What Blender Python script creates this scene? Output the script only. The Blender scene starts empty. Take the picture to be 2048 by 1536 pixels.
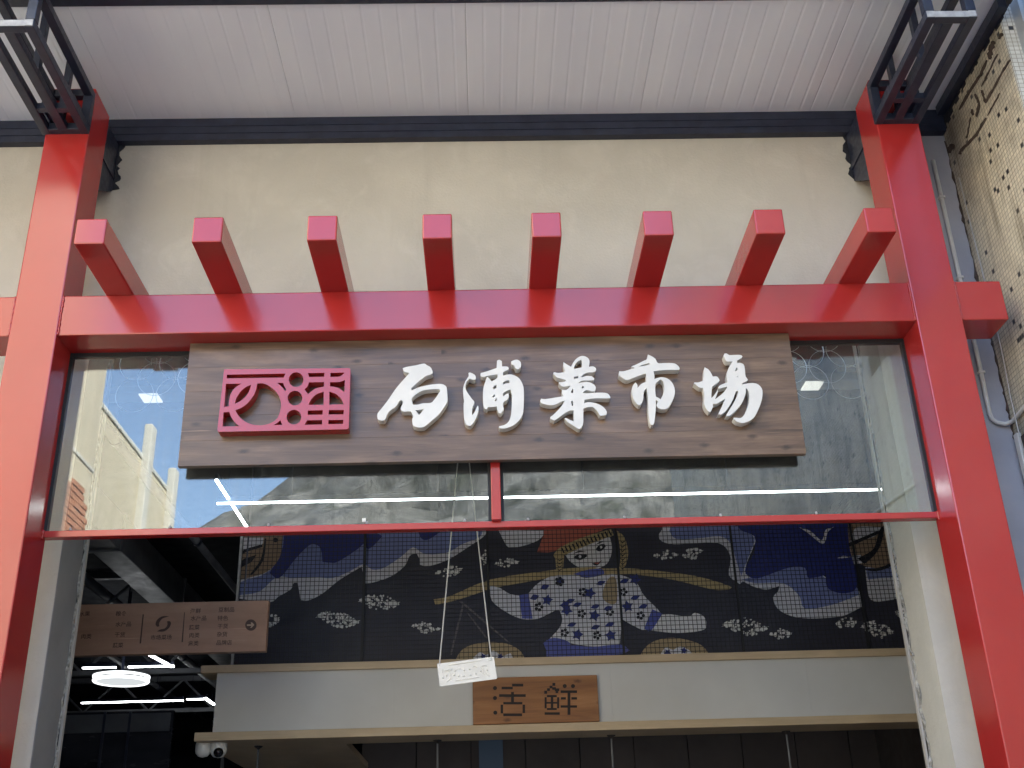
import bpy, bmesh, math, random
from mathutils import Vector, Matrix
from mathutils.geometry import tessellate_polygon
random.seed(7)
S = bpy.context.scene
COL = S.collection
# ------------------------------------------------------------------ camera
CX, CY, CZ = -0.0512, -4.6263, 1.6
YAW, PITCH, ROLL, F = 0.030194, 0.434644, -0.031180, 2242.9      # F in pixels of a 2048 wide frame
_fw = Vector((math.sin(YAW)*math.cos(PITCH), math.cos(YAW)*math.cos(PITCH), math.sin(PITCH)))
_rt = Vector((math.cos(YAW), -math.sin(YAW), 0)); _up = _rt.cross(_fw)
_r2 = _rt*math.cos(ROLL) + _up*math.sin(ROLL); _u2 = _up*math.cos(ROLL) - _rt*math.sin(ROLL)
CO = Vector((CX, CY, CZ))
cd = bpy.data.cameras.new('camera'); cam = bpy.data.objects.new('camera', cd); COL.objects.link(cam)
cam.matrix_world = Matrix.Translation(CO) @ Matrix((_r2, _u2, -_fw)).transposed().to_4x4()
cd.sensor_fit = 'HORIZONTAL'; cd.sensor_width = 36; cd.lens = 36*F/2048
cd.clip_start = .05; cd.clip_end = 2000
S.camera = cam
# ------------------------------------------------------------------ sky, sun, exposure
SUN_EL, SUN_AZ = math.radians(47), math.radians(48)      # azimuth from +Y towards +X
w = bpy.data.worlds.new('World'); S.world = w; w.use_nodes = True
nt = w.node_tree; bg = nt.nodes['Background']
sky = nt.nodes.new('ShaderNodeTexSky'); sky.sky_type = 'NISHITA'; sky.sun_disc = False
sky.sun_elevation = SUN_EL; sky.sun_rotation = SUN_AZ; sky.air_density = 1.0; sky.dust_density = 1.0; sky.ozone_density = 1.0
nt.links.new(sky.outputs[0], bg.inputs[0]); bg.inputs[1].default_value = .15
sl = bpy.data.lights.new('sun', 'SUN'); sl.energy = 3.6; sl.angle = math.radians(.53); sl.color = (1, .965, .90)
so = bpy.data.objects.new('sun', sl); COL.objects.link(so)
sd = Vector((math.sin(SUN_AZ)*math.cos(SUN_EL), math.cos(SUN_AZ)*math.cos(SUN_EL), math.sin(SUN_EL)))
so.rotation_euler = sd.to_track_quat('Z', 'Y').to_euler(); so.location = (10, 10, 20)
vs = S.view_settings; vs.view_transform = 'Standard'; vs.look = 'None'; vs.gamma = 1; vs.use_curve_mapping = False
vs.exposure = 3.12
S.cycles.max_bounces = 10; S.cycles.transparent_max_bounces = 16; S.cycles.glossy_bounces = 5
S.cycles.sample_clamp_indirect = 8

# ------------------------------------------------------------------ pixel -> point
AX = {'x': 0, 'y': 1, 'z': 2}
def at(px, py, axis, val):
    d = _fw*F + _r2*(px-1024) - _u2*(py-768)
    k = AX[axis]; t = (val - CO[k])/d[k]
    return CO + d*t

# ------------------------------------------------------------------ materials
def mat(name, col, rough=.5, metal=0., spec=.5, coat=0., emit=None, es=0.):
    m = bpy.data.materials.new(name); m.use_nodes = True
    b = m.node_tree.nodes['Principled BSDF']
    b.inputs['Base Color'].default_value = (*col, 1); b.inputs['Roughness'].default_value = rough
    b.inputs['Metallic'].default_value = metal; b.inputs['Specular IOR Level'].default_value = spec
    b.inputs['Coat Weight'].default_value = coat; b.inputs['Coat Roughness'].default_value = .12
    if emit: b.inputs['Emission Color'].default_value = (*emit, 1); b.inputs['Emission Strength'].default_value = es
    return m
class N:
    def __init__(s, m): s.m = m; s.t = m.node_tree; s.b = s.t.nodes['Principled BSDF']
    def n(s, ty, **kw):
        x = s.t.nodes.new(ty)
        for k, v in kw.items():
            if k.startswith('i_'):
                x.inputs[k[2:].replace('_', ' ')].default_value = v
            else: setattr(x, k, v)
        return x
    def l(s, a, b): s.t.links.new(a, b)
    def coord(s, scale=(1, 1, 1), obj=True, rnd=False):
        g = s.n('ShaderNodeNewGeometry') if not obj else s.n('ShaderNodeTexCoord')
        src = g.outputs['Position'] if not obj else g.outputs['Object']
        if rnd:
            oi = s.n('ShaderNodeObjectInfo'); ad = s.n('ShaderNodeVectorMath', operation='ADD'); mu = s.n('ShaderNodeMath', operation='MULTIPLY'); mu.inputs[1].default_value = 53.
            s.l(oi.outputs['Random'], mu.inputs[0]); s.l(src, ad.inputs[0]); s.l(mu.outputs[0], ad.inputs[1]); src = ad.outputs[0]
        mp = s.n('ShaderNodeMapping'); mp.inputs['Scale'].default_value = scale; s.l(src, mp.inputs[0])
        return mp.outputs[0]
    def noise(s, vec, scale, detail=4, rough=.55, dist=0.):
        x = s.n('ShaderNodeTexNoise'); x.inputs['Scale'].default_value = scale; x.inputs['Detail'].default_value = detail
        x.inputs['Roughness'].default_value = rough; x.inputs['Distortion'].default_value = dist; s.l(vec, x.inputs['Vector']); return x.outputs['Fac']
    def ramp(s, fac, stops):
        r = s.n('ShaderNodeValToRGB'); e = r.color_ramp.elements
        while len(e) < len(stops): e.new(.5)
        for el, (p, c) in zip(e, stops): el.position = p; el.color = (*c, 1) if len(c) == 3 else c
        s.l(fac, r.inputs[0]); return r.outputs[0]
    def mix(s, fac, a, b, mode='MIX'):
        x = s.n('ShaderNodeMix', data_type='RGBA', blend_type=mode)
        for i, v in ((0, fac), (6, a), (7, b)):
            if hasattr(v, 'links') or hasattr(v, 'is_linked'): s.l(v, x.inputs[i])
            else: x.inputs[i].default_value = v if i == 0 else (*v, 1)
        return x.outputs[2]
    def math(s, op, a, b=None, c=None):
        x = s.n('ShaderNodeMath', operation=op)
        for i, v in enumerate((a, b, c)):
            if v is None: continue
            if hasattr(v, 'is_linked'): s.l(v, x.inputs[i])
            else: x.inputs[i].default_value = v
        return x.outputs[0]
    def bump(s, h, strength=.3, dist=.01):
        x = s.n('ShaderNodeBump'); x.inputs['Strength'].default_value = strength; x.inputs['Distance'].default_value = dist
        s.l(h, x.inputs['Height']); s.l(x.outputs[0], s.b.inputs['Normal'])
    def base(s, c): s.l(c, s.b.inputs['Base Color'])
    def rough(s, c): s.l(c, s.b.inputs['Roughness'])
def G3(v): return (v, v, v)

def m_noisy(name, c1, c2, scale, rough=.6, bump=.0, bscale=60, spec=.4, rr=.08, sc=(1, 1, 1), dist=.004, detail=5):
    m = mat(name, c1, rough, spec=spec); n = N(m); v = n.coord(sc, obj=False)
    f = n.noise(v, scale, detail)
    n.base(n.ramp(f, [(.32, c1), (.68, c2)]))
    f2 = n.noise(v, scale*3.1, 3); n.rough(n.ramp(f2, [(.3, G3(max(0, rough-rr))), (.7, G3(rough+rr))]))
    if bump: n.bump(n.noise(v, bscale, 4), bump, dist)
    return m
# red enamel paint: satin gloss, faint orange peel and dust
def m_red():
    m = mat('red_enamel', (.42, .026, .024), .16, spec=.75); n = N(m); v = n.coord(obj=False)
    f = n.noise(v, 2.2, 5); d = n.noise(v, 75, 3)
    c = n.ramp(f, [(.3, (.38, .022, .021)), (.7, (.42, .027, .024))])
    sp = n.ramp(d, [(.70, G3(0.)), (.80, G3(.18))])
    n.base(n.mix(sp, c, (.34, .045, .04)))
    n.rough(n.ramp(n.noise(v, 3, 3), [(.3, G3(.145)), (.72, G3(.175))]))
    n.bump(n.noise(v, 160, 2), .025, .002); return m
RED = m_red()
def m_plaster():
    m = mat('beige_plaster', (.5, .46, .38), .85, spec=.2); n = N(m); v = n.coord(obj=False)
    c = n.ramp(n.noise(v, 1.1, 7, .62, .5), [(.3, (.46, .43, .375)), (.7, (.56, .525, .46))])
    c = n.mix(n.ramp(n.noise(v, 4.3, 6, .65, .8), [(.5, G3(0)), (.72, G3(.5))]), c, (.60, .565, .50))
    c = n.mix(n.ramp(n.noise(n.coord((5, 5, .5), obj=False), 1.7, 6, .6), [(.56, G3(0)), (.78, G3(.42))]), c, (.41, .38, .325))
    c = n.mix(n.ramp(n.noise(v, 46, 3, .6), [(.70, G3(0)), (.78, G3(.35))]), c, (.34, .31, .26))
    n.base(c); h = n.math('ADD', n.noise(v, 70, 4), n.math('MULTIPLY', n.noise(v, 7, 5), 1.5)); n.bump(h, .3, .006); return m
PLASTER = m_plaster()
GREYWALL = m_noisy('grey_wall_paint', (.33, .33, .37), (.44, .43, .46), 2.2, .75, .2, 70, .3)
PIER = m_noisy('pier_plaster', (.50, .45, .37), (.60, .55, .46), 2.5, .75, .3, 60, .3)
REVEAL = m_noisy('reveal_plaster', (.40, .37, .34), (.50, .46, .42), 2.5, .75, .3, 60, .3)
OVERSPRAY = m_noisy('black_overspray', (.012, .014, .022), (.03, .03, .04), 30, .6)
CHIP = m_noisy('chipped_plaster', (.16, .15, .135), (.50, .47, .42), 38, .9, .8, 90, .2, dist=.01)
STEEL = m_noisy('black_steel_paint', (.014, .018, .036), (.024, .030, .056), 14, .38, .06, 120, .5, .1)
ZINC = m_noisy('bare_zinc_steel', (.25, .25, .27), (.42, .42, .43), 30, .4, .1, 90, .6, .12)
GASKET = mat('black_rubber', (.012, .012, .014), .6)
def m_canopy():
    m = mat('white_sandwich_panel', (.70, .69, .70), .42, spec=.45); n = N(m); v = n.coord((1, .25, 1), obj=False)
    n.base(n.ramp(n.noise(v, 4, 5), [(.3, (.72, .75, .85)), (.7, (.79, .82, .90))])); n.rough(n.ramp(n.noise(v, 12, 3), [(.3, G3(.36)), (.7, G3(.52))])); return m
CANOPY = m_canopy()
# varnished fir boards
def m_wood(name, cd_, cm, cl, rough=.36, knots=True, coat=.25, spec=.5, grain=1.):
    m = mat(name, cm, rough, spec=spec, coat=coat); n = N(m)
    v = n.coord((.55, 1, 6.5), rnd=True); v2 = n.coord((1.3, 1, 26), rnd=True)
    f = n.noise(v, 2.3*grain, 6, .6, .6); g = n.noise(v2, 5*grain, 5, .65, .25)
    s = n.math('ADD', n.math('MULTIPLY', f, .78), n.math('MULTIPLY', g, .22))
    c = n.ramp(s, [(.36, cd_), (.5, cm), (.66, cl)])
    bl = n.ramp(n.noise(n.coord((1.6, 1, 4.), rnd=True), 2.4, 5, .6, .4), [(.35, G3(0)), (.65, G3(.55))]); c = n.mix(bl, c, tuple(x*.72 for x in cm))
    st = n.ramp(n.noise(n.coord((.8, 1, 30), rnd=True), 3.2, 3, .5), [(.70, G3(0)), (.80, G3(.42))])
    c = n.mix(st, c, tuple(min(1, x*2.1) for x in cl))
    if knots:
        vo = n.n('ShaderNodeTexVoronoi', feature='F1', voronoi_dimensions='2D'); vo.inputs['Scale'].default_value = 1.
        sw = n.n('ShaderNodeSeparateXYZ'); n.l(n.coord((4.0, 1, 8.5), rnd=True), sw.inputs[0]); cw = n.n('ShaderNodeCombineXYZ'); n.l(sw.outputs[0], cw.inputs[0]); n.l(n.math('ADD', sw.outputs[2], n.math('MULTIPLY', n.noise(n.coord((30, 1, 30)), 2., 2), .12)), cw.inputs[1]); n.l(cw.outputs[0], vo.inputs['Vector'])
        k = n.ramp(vo.outputs['Distance'], [(.035, G3(1)), (.06, G3(.7)), (.13, G3(0))])
        wn = n.n('ShaderNodeTexWhiteNoise', noise_dimensions='3D'); n.l(vo.outputs['Position'], wn.inputs['Vector'])
        k = n.math('MULTIPLY', k, n.math('GREATER_THAN', wn.outputs['Value'], .45))
        c = n.mix(n.math('MULTIPLY', k, .72), c, tuple(x*.35 for x in cd_))
    n.base(c); n.rough(n.ramp(g, [(.3, G3(rough-.08)), (.7, G3(rough+.14))])); n.bump(s, .18, .004); return m
SIGNWOOD = m_wood('stained_fir', (.062, .035, .022), (.145, .086, .054), (.25, .158, .10), .36, True, .2)
STALLWOOD = m_wood('orange_pine', (.22, .085, .025), (.36, .15, .046), (.47, .22, .08), .5, True, 0)
TRIMWOOD = m_wood('pale_laminate', (.50, .37, .22), (.60, .46, .30), (.66, .52, .36), .5, False, 0, .4, .6)
DIRWOOD = m_wood('directory_veneer', (.30, .17, .12), (.36, .21, .15), (.42, .26, .19), .5, False, 0, .4, .5)
WHITE = m_noisy('white_letter_paint', (.68, .665, .64), (.75, .735, .71), 12, .42, .05, 80, .4, .06)
HEADER = m_noisy('white_laminate', (.57, .56, .54), (.63, .62, .60), 2, .45, 0, 1, .4)
PLASTIC = m_noisy('embossed_plastic', (.66, .63, .57), (.74, .71, .66), 22, .45, .1, 70)
PIPE = m_noisy('white_pvc', (.62, .60, .56), (.75, .73, .69), 9, .4)
CORD = mat('pale_cord', (.48, .46, .43), .7)
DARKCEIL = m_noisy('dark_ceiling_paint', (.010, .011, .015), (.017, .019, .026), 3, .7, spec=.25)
BROWNWALL = m_noisy('dark_brown_boards', (.040, .032, .030), (.055, .044, .041), 3, .6)
DUCT = m_noisy('grey_duct_sheet', (.11, .115, .13), (.17, .175, .19), 4, .42, .1, 20, .5)
INK = mat('dark_engraved_ink', (.018, .010, .008), .7)
DIRINK = mat('brown_print', (.055, .025, .020), .6)
DIRPALE = mat('pale_print', (.36, .25, .19), .6)
LED = mat('led_tube_glow', (.9, .9, .9), .4, emit=(.93, .97, 1), es=3.)
LEDSOFT = mat('led_panel_glow', (.9, .9, .9), .4, emit=(1, .93, .86), es=.11)
LAMP = mat('disc_lamp_glow', (.3, .3, .3), .4, emit=(.93, .98, 1), es=.085)
LAMPRIM = mat('disc_rim_glow', (.3, .3, .3), .4, emit=(.95, .98, 1), es=.3)
BLACK = mat('black_gloss_plastic', (.01, .01, .012), .15)
CAMWHITE = mat('white_camera_shell', (.72, .72, .71), .35)
RIBWIRE = mat('silver_wire', (.62, .62, .64), .32, metal=.6)
def m_glass():
    m = bpy.data.materials.new('float_glass'); m.use_nodes = True; t = m.node_tree; t.nodes.clear()
    out = t.nodes.new('ShaderNodeOutputMaterial'); mx = t.nodes.new('ShaderNodeMixShader'); tr = t.nodes.new('ShaderNodeBsdfTransparent'); gl = t.nodes.new('ShaderNodeBsdfGlossy')
    gl.inputs['Roughness'].default_value = 0.; gl.inputs['Color'].default_value = (1, 1, 1, 1); tr.inputs['Color'].default_value = (.90, .94, .92, 1)
    fr = t.nodes.new('ShaderNodeFresnel'); ge = t.nodes.new('ShaderNodeNewGeometry'); mr = t.nodes.new('ShaderNodeMapRange')
    mr.inputs['To Min'].default_value = 1.75; mr.inputs['To Max'].default_value = 1/1.75
    t.links.new(ge.outputs['Backfacing'], mr.inputs['Value']); t.links.new(mr.outputs[0], fr.inputs['IOR'])
    # a film of dust and dried drips scatters a little light
    tc = t.nodes.new('ShaderNodeNewGeometry'); mp = t.nodes.new('ShaderNodeMapping'); mp.inputs['Scale'].default_value = (22, 1, 1.4)
    t.links.new(tc.outputs['Position'], mp.inputs[0]); no = t.nodes.new('ShaderNodeTexNoise'); no.inputs['Scale'].default_value = 1.6; no.inputs['Detail'].default_value = 6
    t.links.new(mp.outputs[0], no.inputs['Vector']); ra = t.nodes.new('ShaderNodeValToRGB'); ra.color_ramp.elements[0].position = .5; ra.color_ramp.elements[0].color = (.016, .016, .016, 1); ra.color_ramp.elements[1].position = .8; ra.color_ramp.elements[1].color = (.075, .075, .075, 1)
    t.links.new(no.outputs['Fac'], ra.inputs[0])
    di = t.nodes.new('ShaderNodeBsdfDiffuse'); di.inputs['Color'].default_value = (.6, .6, .58, 1)
    m2 = t.nodes.new('ShaderNodeMixShader')
    t.links.new(fr.outputs[0], mx.inputs[0]); t.links.new(tr.outputs[0], mx.inputs[1]); t.links.new(gl.outputs[0], mx.inputs[2])
    t.links.new(ra.outputs[0], m2.inputs[0]); t.links.new(mx.outputs[0], m2.inputs[1]); t.links.new(di.outputs[0], m2.inputs[2]); t.links.new(m2.outputs[0], out.inputs[0])
    return m
GLASS = m_glass()
# 25 mm mosaic tiles with dark accents and grime; the wall runs along world Y, returns along X
def m_tile(name, c_hi, c_lo, grime=1.):
    m = mat(name, c_hi, .35, spec=.5); n = N(m)
    ge = n.n('ShaderNodeNewGeometry'); sx = n.n('ShaderNodeSeparateXYZ'); n.l(ge.outputs['Position'], sx.inputs[0])
    u = n.math('MULTIPLY', n.math('ADD', sx.outputs['X'], sx.outputs['Y']), 1/.0255); vv = n.math('MULTIPLY', sx.outputs['Z'], 1/.0255)
    fu, fv = n.math('FRACT', u), n.math('FRACT', vv); iu, iv = n.math('FLOOR', u), n.math('FLOOR', vv)
    cb = n.n('ShaderNodeCombineXYZ'); n.l(iu, cb.inputs[0]); n.l(iv, cb.inputs[1])
    wn = n.n('ShaderNodeTexWhiteNoise', noise_dimensions='3D'); n.l(cb.outputs[0], wn.inputs['Vector'])
    eu = n.math('ABSOLUTE', n.math('SUBTRACT', fu, .5)); ev = n.math('ABSOLUTE', n.math('SUBTRACT', fv, .5))
    gr = n.math('GREATER_THAN', n.math('MAXIMUM', eu, ev), .435)
    acc = n.math('GREATER_THAN', wn.outputs['Value'], .972)
    tone = n.ramp(wn.outputs['Value'], [(0, c_lo), (.9, c_hi)])
    c = n.mix(acc, tone, (.018, .02, .026)); c = n.mix(gr, c, (.34, .30, .23))
    p = n.coord((1, 1, 1), obj=False)
    g1 = n.ramp(n.noise(p, 1.7, 7, .65, .4), [(.48, G3(0)), (.70, G3(.85*grime))]); g2 = n.ramp(n.noise(n.coord((7, 7, .7), obj=False), 1.8, 6, .6), [(.50, G3(0)), (.72, G3(.7*grime))])
    c = n.mix(g1, c, (.085, .075, .06)); c = n.mix(g2, c, (.15, .115, .07))
    n.base(c); n.rough(n.mix(gr, G3(.3), G3(.85)))
    h = n.math('SUBTRACT', 1., gr); n.bump(h, .5, .0025); return m
TILE = m_tile('cream_mosaic_tile', (.74, .67, .51), (.62, .56, .43))
TILEWHITE = m_tile('white_mosaic_tile', (.70, .67, .60), (.60, .57, .50), .25)
RESIDUE = m_noisy('dried_mastic', (.060, .045, .038), (.12, .09, .075), 30, .85, .4, 90, .2)
ALU = mat('aluminium_frame', (.55, .56, .58), .35, metal=.7)
def m_render(name, a, b, streak):
    m = mat(name, a, .85, spec=.2); n = N(m); v = n.coord(obj=False)
    c = n.ramp(n.noise(v, .9, 7, .6), [(.3, a), (.7, b)])
    s = n.ramp(n.noise(n.coord((3, 3, .25), obj=False), 1.4, 6, .6), [(.52, G3(0)), (.75, G3(.6))]); n.base(n.mix(s, c, streak)); n.bump(n.noise(v, 25, 4), .12, .004); return m
YELLOW = m_render('yellow_render', (.60, .53, .38), (.68, .61, .46), (.38, .33, .25))
PALECEM = m_render('pale_cement', (.62, .60, .52), (.70, .68, .60), (.40, .38, .33))
BRICK = m_noisy('orange_brick', (.42, .17, .09), (.52, .25, .14), 18, .9, .3, 60)
CONC = m_render('asphalt_ground', (.13, .13, .13), (.17, .168, .165), (.09, .09, .09))
def m_rock():
    m = mat('cliff_rock', (.2, .2, .19), .95, spec=.1); n = N(m); v = n.coord((1, 1, .35), obj=False)
    f = n.noise(v, .3, 10, .7, .6); g = n.noise(n.coord((1, 1, .8), obj=False), .32, 9, .7)
    c = n.ramp(f, [(.34, (.07, .075, .062)), (.46, (.15, .15, .138)), (.58, (.24, .235, .215)), (.72, (.36, .35, .32))])
    c = n.mix(n.ramp(g, [(.54, G3(0)), (.64, G3(.7))]), c, (.045, .055, .035)); n.base(c); n.bump(f, .8, 1.2); return m
ROCK = m_rock()

# ------------------------------------------------------------------ object helpers
ORG = {}
def props(o, label=None, cat=None, group=None, kind=None):
    if label: o['label'] = label
    if cat: o['category'] = cat
    if group: o['group'] = group
    if kind: o['kind'] = kind
def thing(name, loc, label, cat, group=None):
    o = bpy.data.objects.new(name, None); COL.objects.link(o); o.location = loc; o.empty_display_size = .1
    ORG[o] = Vector(loc); props(o, label, cat, group); return o
def link(name, verts, faces, m, parent=None, smooth=False, org=None):
    o0 = ORG[parent] if parent else Vector(org) if org is not None else Vector((0, 0, 0))
    me = bpy.data.meshes.new(name); me.from_pydata([Vector(v)-o0 for v in verts], [], faces); me.update()
    if smooth: me.shade_smooth()
    me.materials.append(m)
    o = bpy.data.objects.new(name, me); COL.objects.link(o); ORG[o] = o0
    if parent: o.parent = parent
    else: o.location = o0
    return o
class MB:
    def __init__(s): s.v = []; s.f = []
    def add(s, v, f): k = len(s.v); s.v += [Vector(x) for x in v]; s.f += [tuple(i+k for i in q) for q in f]; return s
    def box(s, a, b, bev=0.):
        a, b = [min(p, q) for p, q in zip(a, b)], [max(p, q) for p, q in zip(a, b)]
        if bev <= 0:
            v = [(x, y, z) for x in (a[0], b[0]) for y in (a[1], b[1]) for z in (a[2], b[2])]
            return s.add(v, [(0, 1, 3, 2), (4, 6, 7, 5), (0, 4, 5, 1), (2, 3, 7, 6), (0, 2, 6, 4), (1, 5, 7, 3)])
        bm = bmesh.new(); bmesh.ops.create_cube(bm, size=1)
        for q in bm.verts: q.co = Vector([(a[i]+b[i])/2 + q.co[i]*(b[i]-a[i]) for i in range(3)])
        bmesh.ops.bevel(bm, geom=bm.edges[:], offset=bev, segments=2, affect='EDGES', profile=.5)
        bm.verts.index_update(); s.add([q.co.copy() for q in bm.verts], [[q.index for q in f.verts] for f in bm.faces]); bm.free(); return s
    def tube(s, pts, r, n=8, cap=True):
        pts = [Vector(p) for p in pts]; k = len(s.v); m = len(pts); prev = None
        for i, p in enumerate(pts):
            d = (pts[min(i+1, m-1)]-pts[max(i-1, 0)]).normalized()
            a = prev if prev is not None else (Vector((0, 0, 1)) if abs(d.z) < .9 else Vector((1, 0, 0)))
            u = (a - d*a.dot(d)).normalized(); prev = u; v = d.cross(u); rr = r[i] if isinstance(r, (list, tuple)) else r
            for j in range(n):
                t = 2*math.pi*j/n; s.v.append(p + u*math.cos(t)*rr + v*math.sin(t)*rr)
        for i in range(m-1):
            for j in range(n): s.f.append((k+i*n+j, k+i*n+(j+1) % n, k+(i+1)*n+(j+1) % n, k+(i+1)*n+j))
        if cap: s.f.append(tuple(k+j for j in range(n))[::-1]); s.f.append(tuple(k+(m-1)*n+j for j in range(n)))
        return s
    def lathe(s, c, prof, n=32, axis='z'):
        k = len(s.v); c = Vector(c)
        for r, h in prof:
            for j in range(n):
                t = 2*math.pi*j/n; x, y = r*math.cos(t), r*math.sin(t)
                s.v.append(c + (Vector((x, y, h)) if axis == 'z' else Vector((x, h, y))))
        for i in range(len(prof)-1):
            for j in range(n): s.f.append((k+i*n+j, k+i*n+(j+1) % n, k+(i+1)*n+(j+1) % n, k+(i+1)*n+j))
        return s
    def sheet(s, loops, to3, t0, t1):
        """polygon with holes, extruded from depth t0 (front) to t1 (back); to3(x, y, t) -> point"""
        L = [[Vector((x, y, 0)) for x, y in lp] for lp in loops]
        tris = tessellate_polygon(L); flat = [p for lp in L for p in lp]; n = len(flat); k = len(s.v)
        s.v += [to3(p.x, p.y, t0) for p in flat] + [to3(p.x, p.y, t1) for p in flat]
        for a, b, c in tris: s.f.append((k+a, k+b, k+c)); s.f.append((k+n+c, k+n+b, k+n+a))
        i0 = 0
        for lp in L:
            m = len(lp)
            for i in range(m):
                a, b = i0+i, i0+(i+1) % m; s.f.append((k+a, k+n+a, k+n+b, k+b))
            i0 += m
        return s
    def obj(s, name, m, parent=None, smooth=False, org=None, fix=True):
        o = link(name, s.v, s.f, m, parent, smooth, org)
        if fix:
            bm = bmesh.new(); bm.from_mesh(o.data); bmesh.ops.recalc_face_normals(bm, faces=bm.faces[:]); bm.to_mesh(o.data); bm.free()
        return o
def box(name, a, b, m, parent=None, bev=.003, org=None): return MB().box(a, b, bev).obj(name, m, parent, org=org)
def smooth_loop(lp, it=4, sharp=58):
    n = len(lp); P = [Vector((x, y)) for x, y in lp]; corner = []
    for i in range(n):
        a, b = P[i]-P[i-1], P[(i+1) % n]-P[i]
        corner.append(a.length > 0 and b.length > 0 and abs(a.angle_signed(b, 0)) > math.radians(sharp))
    out = []
    for i in range(n):
        p1, p2 = P[i], P[(i+1) % n]
        p0 = P[i-1] if not corner[i] else p1*2-p2; p3 = P[(i+2) % n] if not corner[(i+1) % n] else p2*2-p1
        for k in range(it):
            t = k/it
            q = .5*((2*p1)+(p2-p0)*t+(2*p0-5*p1+4*p2-p3)*t*t+(3*p1-p0-3*p2+p3)*t**3); out.append((q.x, q.y))
    return out
def circ(x, y, r, n=28, ry=None): return [(x+r*math.cos(2*math.pi*i/n), y+(ry or r)*math.sin(2*math.pi*i/n)) for i in range(n)]
def planeY(Y):
    """pixel (x, y) of the photograph -> (X, Z) on the vertical plane Y"""
    def f(x, y):
        q = at(x, y, 'y', Y); return (q.x, q.z)
    return f
def copy_tree(o, parent=None):
    c = o.copy(); COL.objects.link(c); c.parent = parent; ORG[c] = ORG[o]
    for ch in list(o.children): copy_tree(ch, c)
    return c

# ================================================================== THE SETTING
g = link('ground', [(-300, -300, 0), (300, -300, 0), (300, 300, 0), (-300, 300, 0)], [(0, 1, 2, 3)], CONC); props(g, kind='structure')
def ridge(x):
    K = [(-160, 4), (-80, 6), (-40, 13), (-26, 21.5), (-21.5, 26.6), (-18, 29.4), (-14, 32.0), (-8, 33.5), (0, 33.5), (20, 34), (60, 34), (160, 30)]
    for (a, u), (b, v) in zip(K, K[1:]):
        if a <= x <= b: return u+(v-u)*(x-a)/(b-a)
    return 4
from mathutils import noise as mnoise
def build_hill():
    V, Fc = [], []; nx, ny = 170, 30
    for i in range(nx):
        x = -150+300*(i/(nx-1)); h = ridge(x)
        for j in range(ny):
            t = j/(ny-1); y = -48-26*t; z = h*(t**.62)
            a = mnoise.fractal(Vector((x*.09, y*.12, z*.09)), 1, 2, 6)
            b = mnoise.fractal(Vector((x*.4, y*.4, z*.4+9)), 1, 2, 5)
            k = min(1, t*4)
            V.append((x+a*.8*k, y+a*2.6*k+b*.6*k, max(-1, z+(a*1.1+b*.55)*k*(1 if t < .97 else .8))-(.5 if t == 0 else 0)))
    for i in range(nx-1):
        for j in range(ny-1): Fc.append((i*ny+j, (i+1)*ny+j, (i+1)*ny+j+1, i*ny+j+1))
    o = link('hill', V, Fc, ROCK); props(o, kind='structure'); return o
build_hill()
f = link('interior_floor', [(-8, .5, .006), (5, .5, .006), (5, 14, .006), (-8, 14, .006)], [(0, 1, 2, 3)], m_noisy('hall_floor_tile', (.20, .19, .18), (.28, .27, .26), 3, .4)); props(f, kind='structure')
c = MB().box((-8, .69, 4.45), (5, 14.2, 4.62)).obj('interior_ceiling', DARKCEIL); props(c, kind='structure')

# ------------------------------------------------------------------ market building
YW, YB = .43, .70
mk = thing('market_building', (0, YW, 0), 'beige plastered market hall front with wide open entrance behind the red frame', 'building')
XZ = lambda x, y, t: Vector((x, t, y))
XL, XR = -2.005, 1.966
MB().sheet([[(-8, 0), (XL, 0), (XL, 4.45), (XR, 4.45), (XR, 0), (2.12, 0), (2.12, 9), (-8, 9)]], XZ, YW, YB).obj('wall', PLASTER, mk)
MB().box((2.12, YW+.002, 0), (2.60, YB, 9)).obj('side_wall', GREYWALL, mk)['label'] = 'narrow grey painted wall strip beside the red column'
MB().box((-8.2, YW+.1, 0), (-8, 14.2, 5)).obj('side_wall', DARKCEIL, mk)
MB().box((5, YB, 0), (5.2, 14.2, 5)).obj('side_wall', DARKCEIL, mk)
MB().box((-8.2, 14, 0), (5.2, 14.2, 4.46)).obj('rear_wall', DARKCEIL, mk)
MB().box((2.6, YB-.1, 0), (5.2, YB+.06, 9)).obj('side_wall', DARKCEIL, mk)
def chipped_edge(x, s):
    b = MB(); pts = []; rr = []
    z = .05
    while z < 4.4:
        pts.append((x+s*random.uniform(-.002, .006), YB-.012+random.uniform(-.012, .012), z)); rr.append(random.uniform(.002, .009)); z += random.uniform(.015, .06)
    b.tube(pts, rr, 6); return b.obj('chipped_edge', CHIP, mk)
MB().box((XL-.001, YW+.003, .01), (XL+.004, YB-.003, 4.449)).obj('reveal_lining', m_noisy('grey_reveal', (.23, .22, .22), (.30, .29, .285), 2.5, .8, .3, 60, .3), mk)  # thin sheet making this one reveal greyer and darker than the wall
chipped_edge(XL+.006, 1); chipped_edge(XR-.003, -1)
for (x, s) in ((XL+.012, 1), (XR-.012, -1)):
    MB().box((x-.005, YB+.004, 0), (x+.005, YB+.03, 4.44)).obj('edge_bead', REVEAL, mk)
# rough plaster round the holes where the steel stubs enter the wall
for sx, x0 in ((1, 2.012), (-1, -2.012)):
    b = MB(); z = 5.145; edge = []
    while z < 5.43:
        edge.append((x0-sx*random.uniform(.006, .042), z)); z += random.uniform(.008, .03)
    b.sheet([[(x0+sx*.03, 5.13)]+edge+[(x0-sx*.03, 5.44), (x0+sx*.03, 5.44)]], XZ, YW-.006, YW+.003)
    b.obj('broken_plaster', OVERSPRAY, mk)['kind'] = 'stuff'

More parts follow.
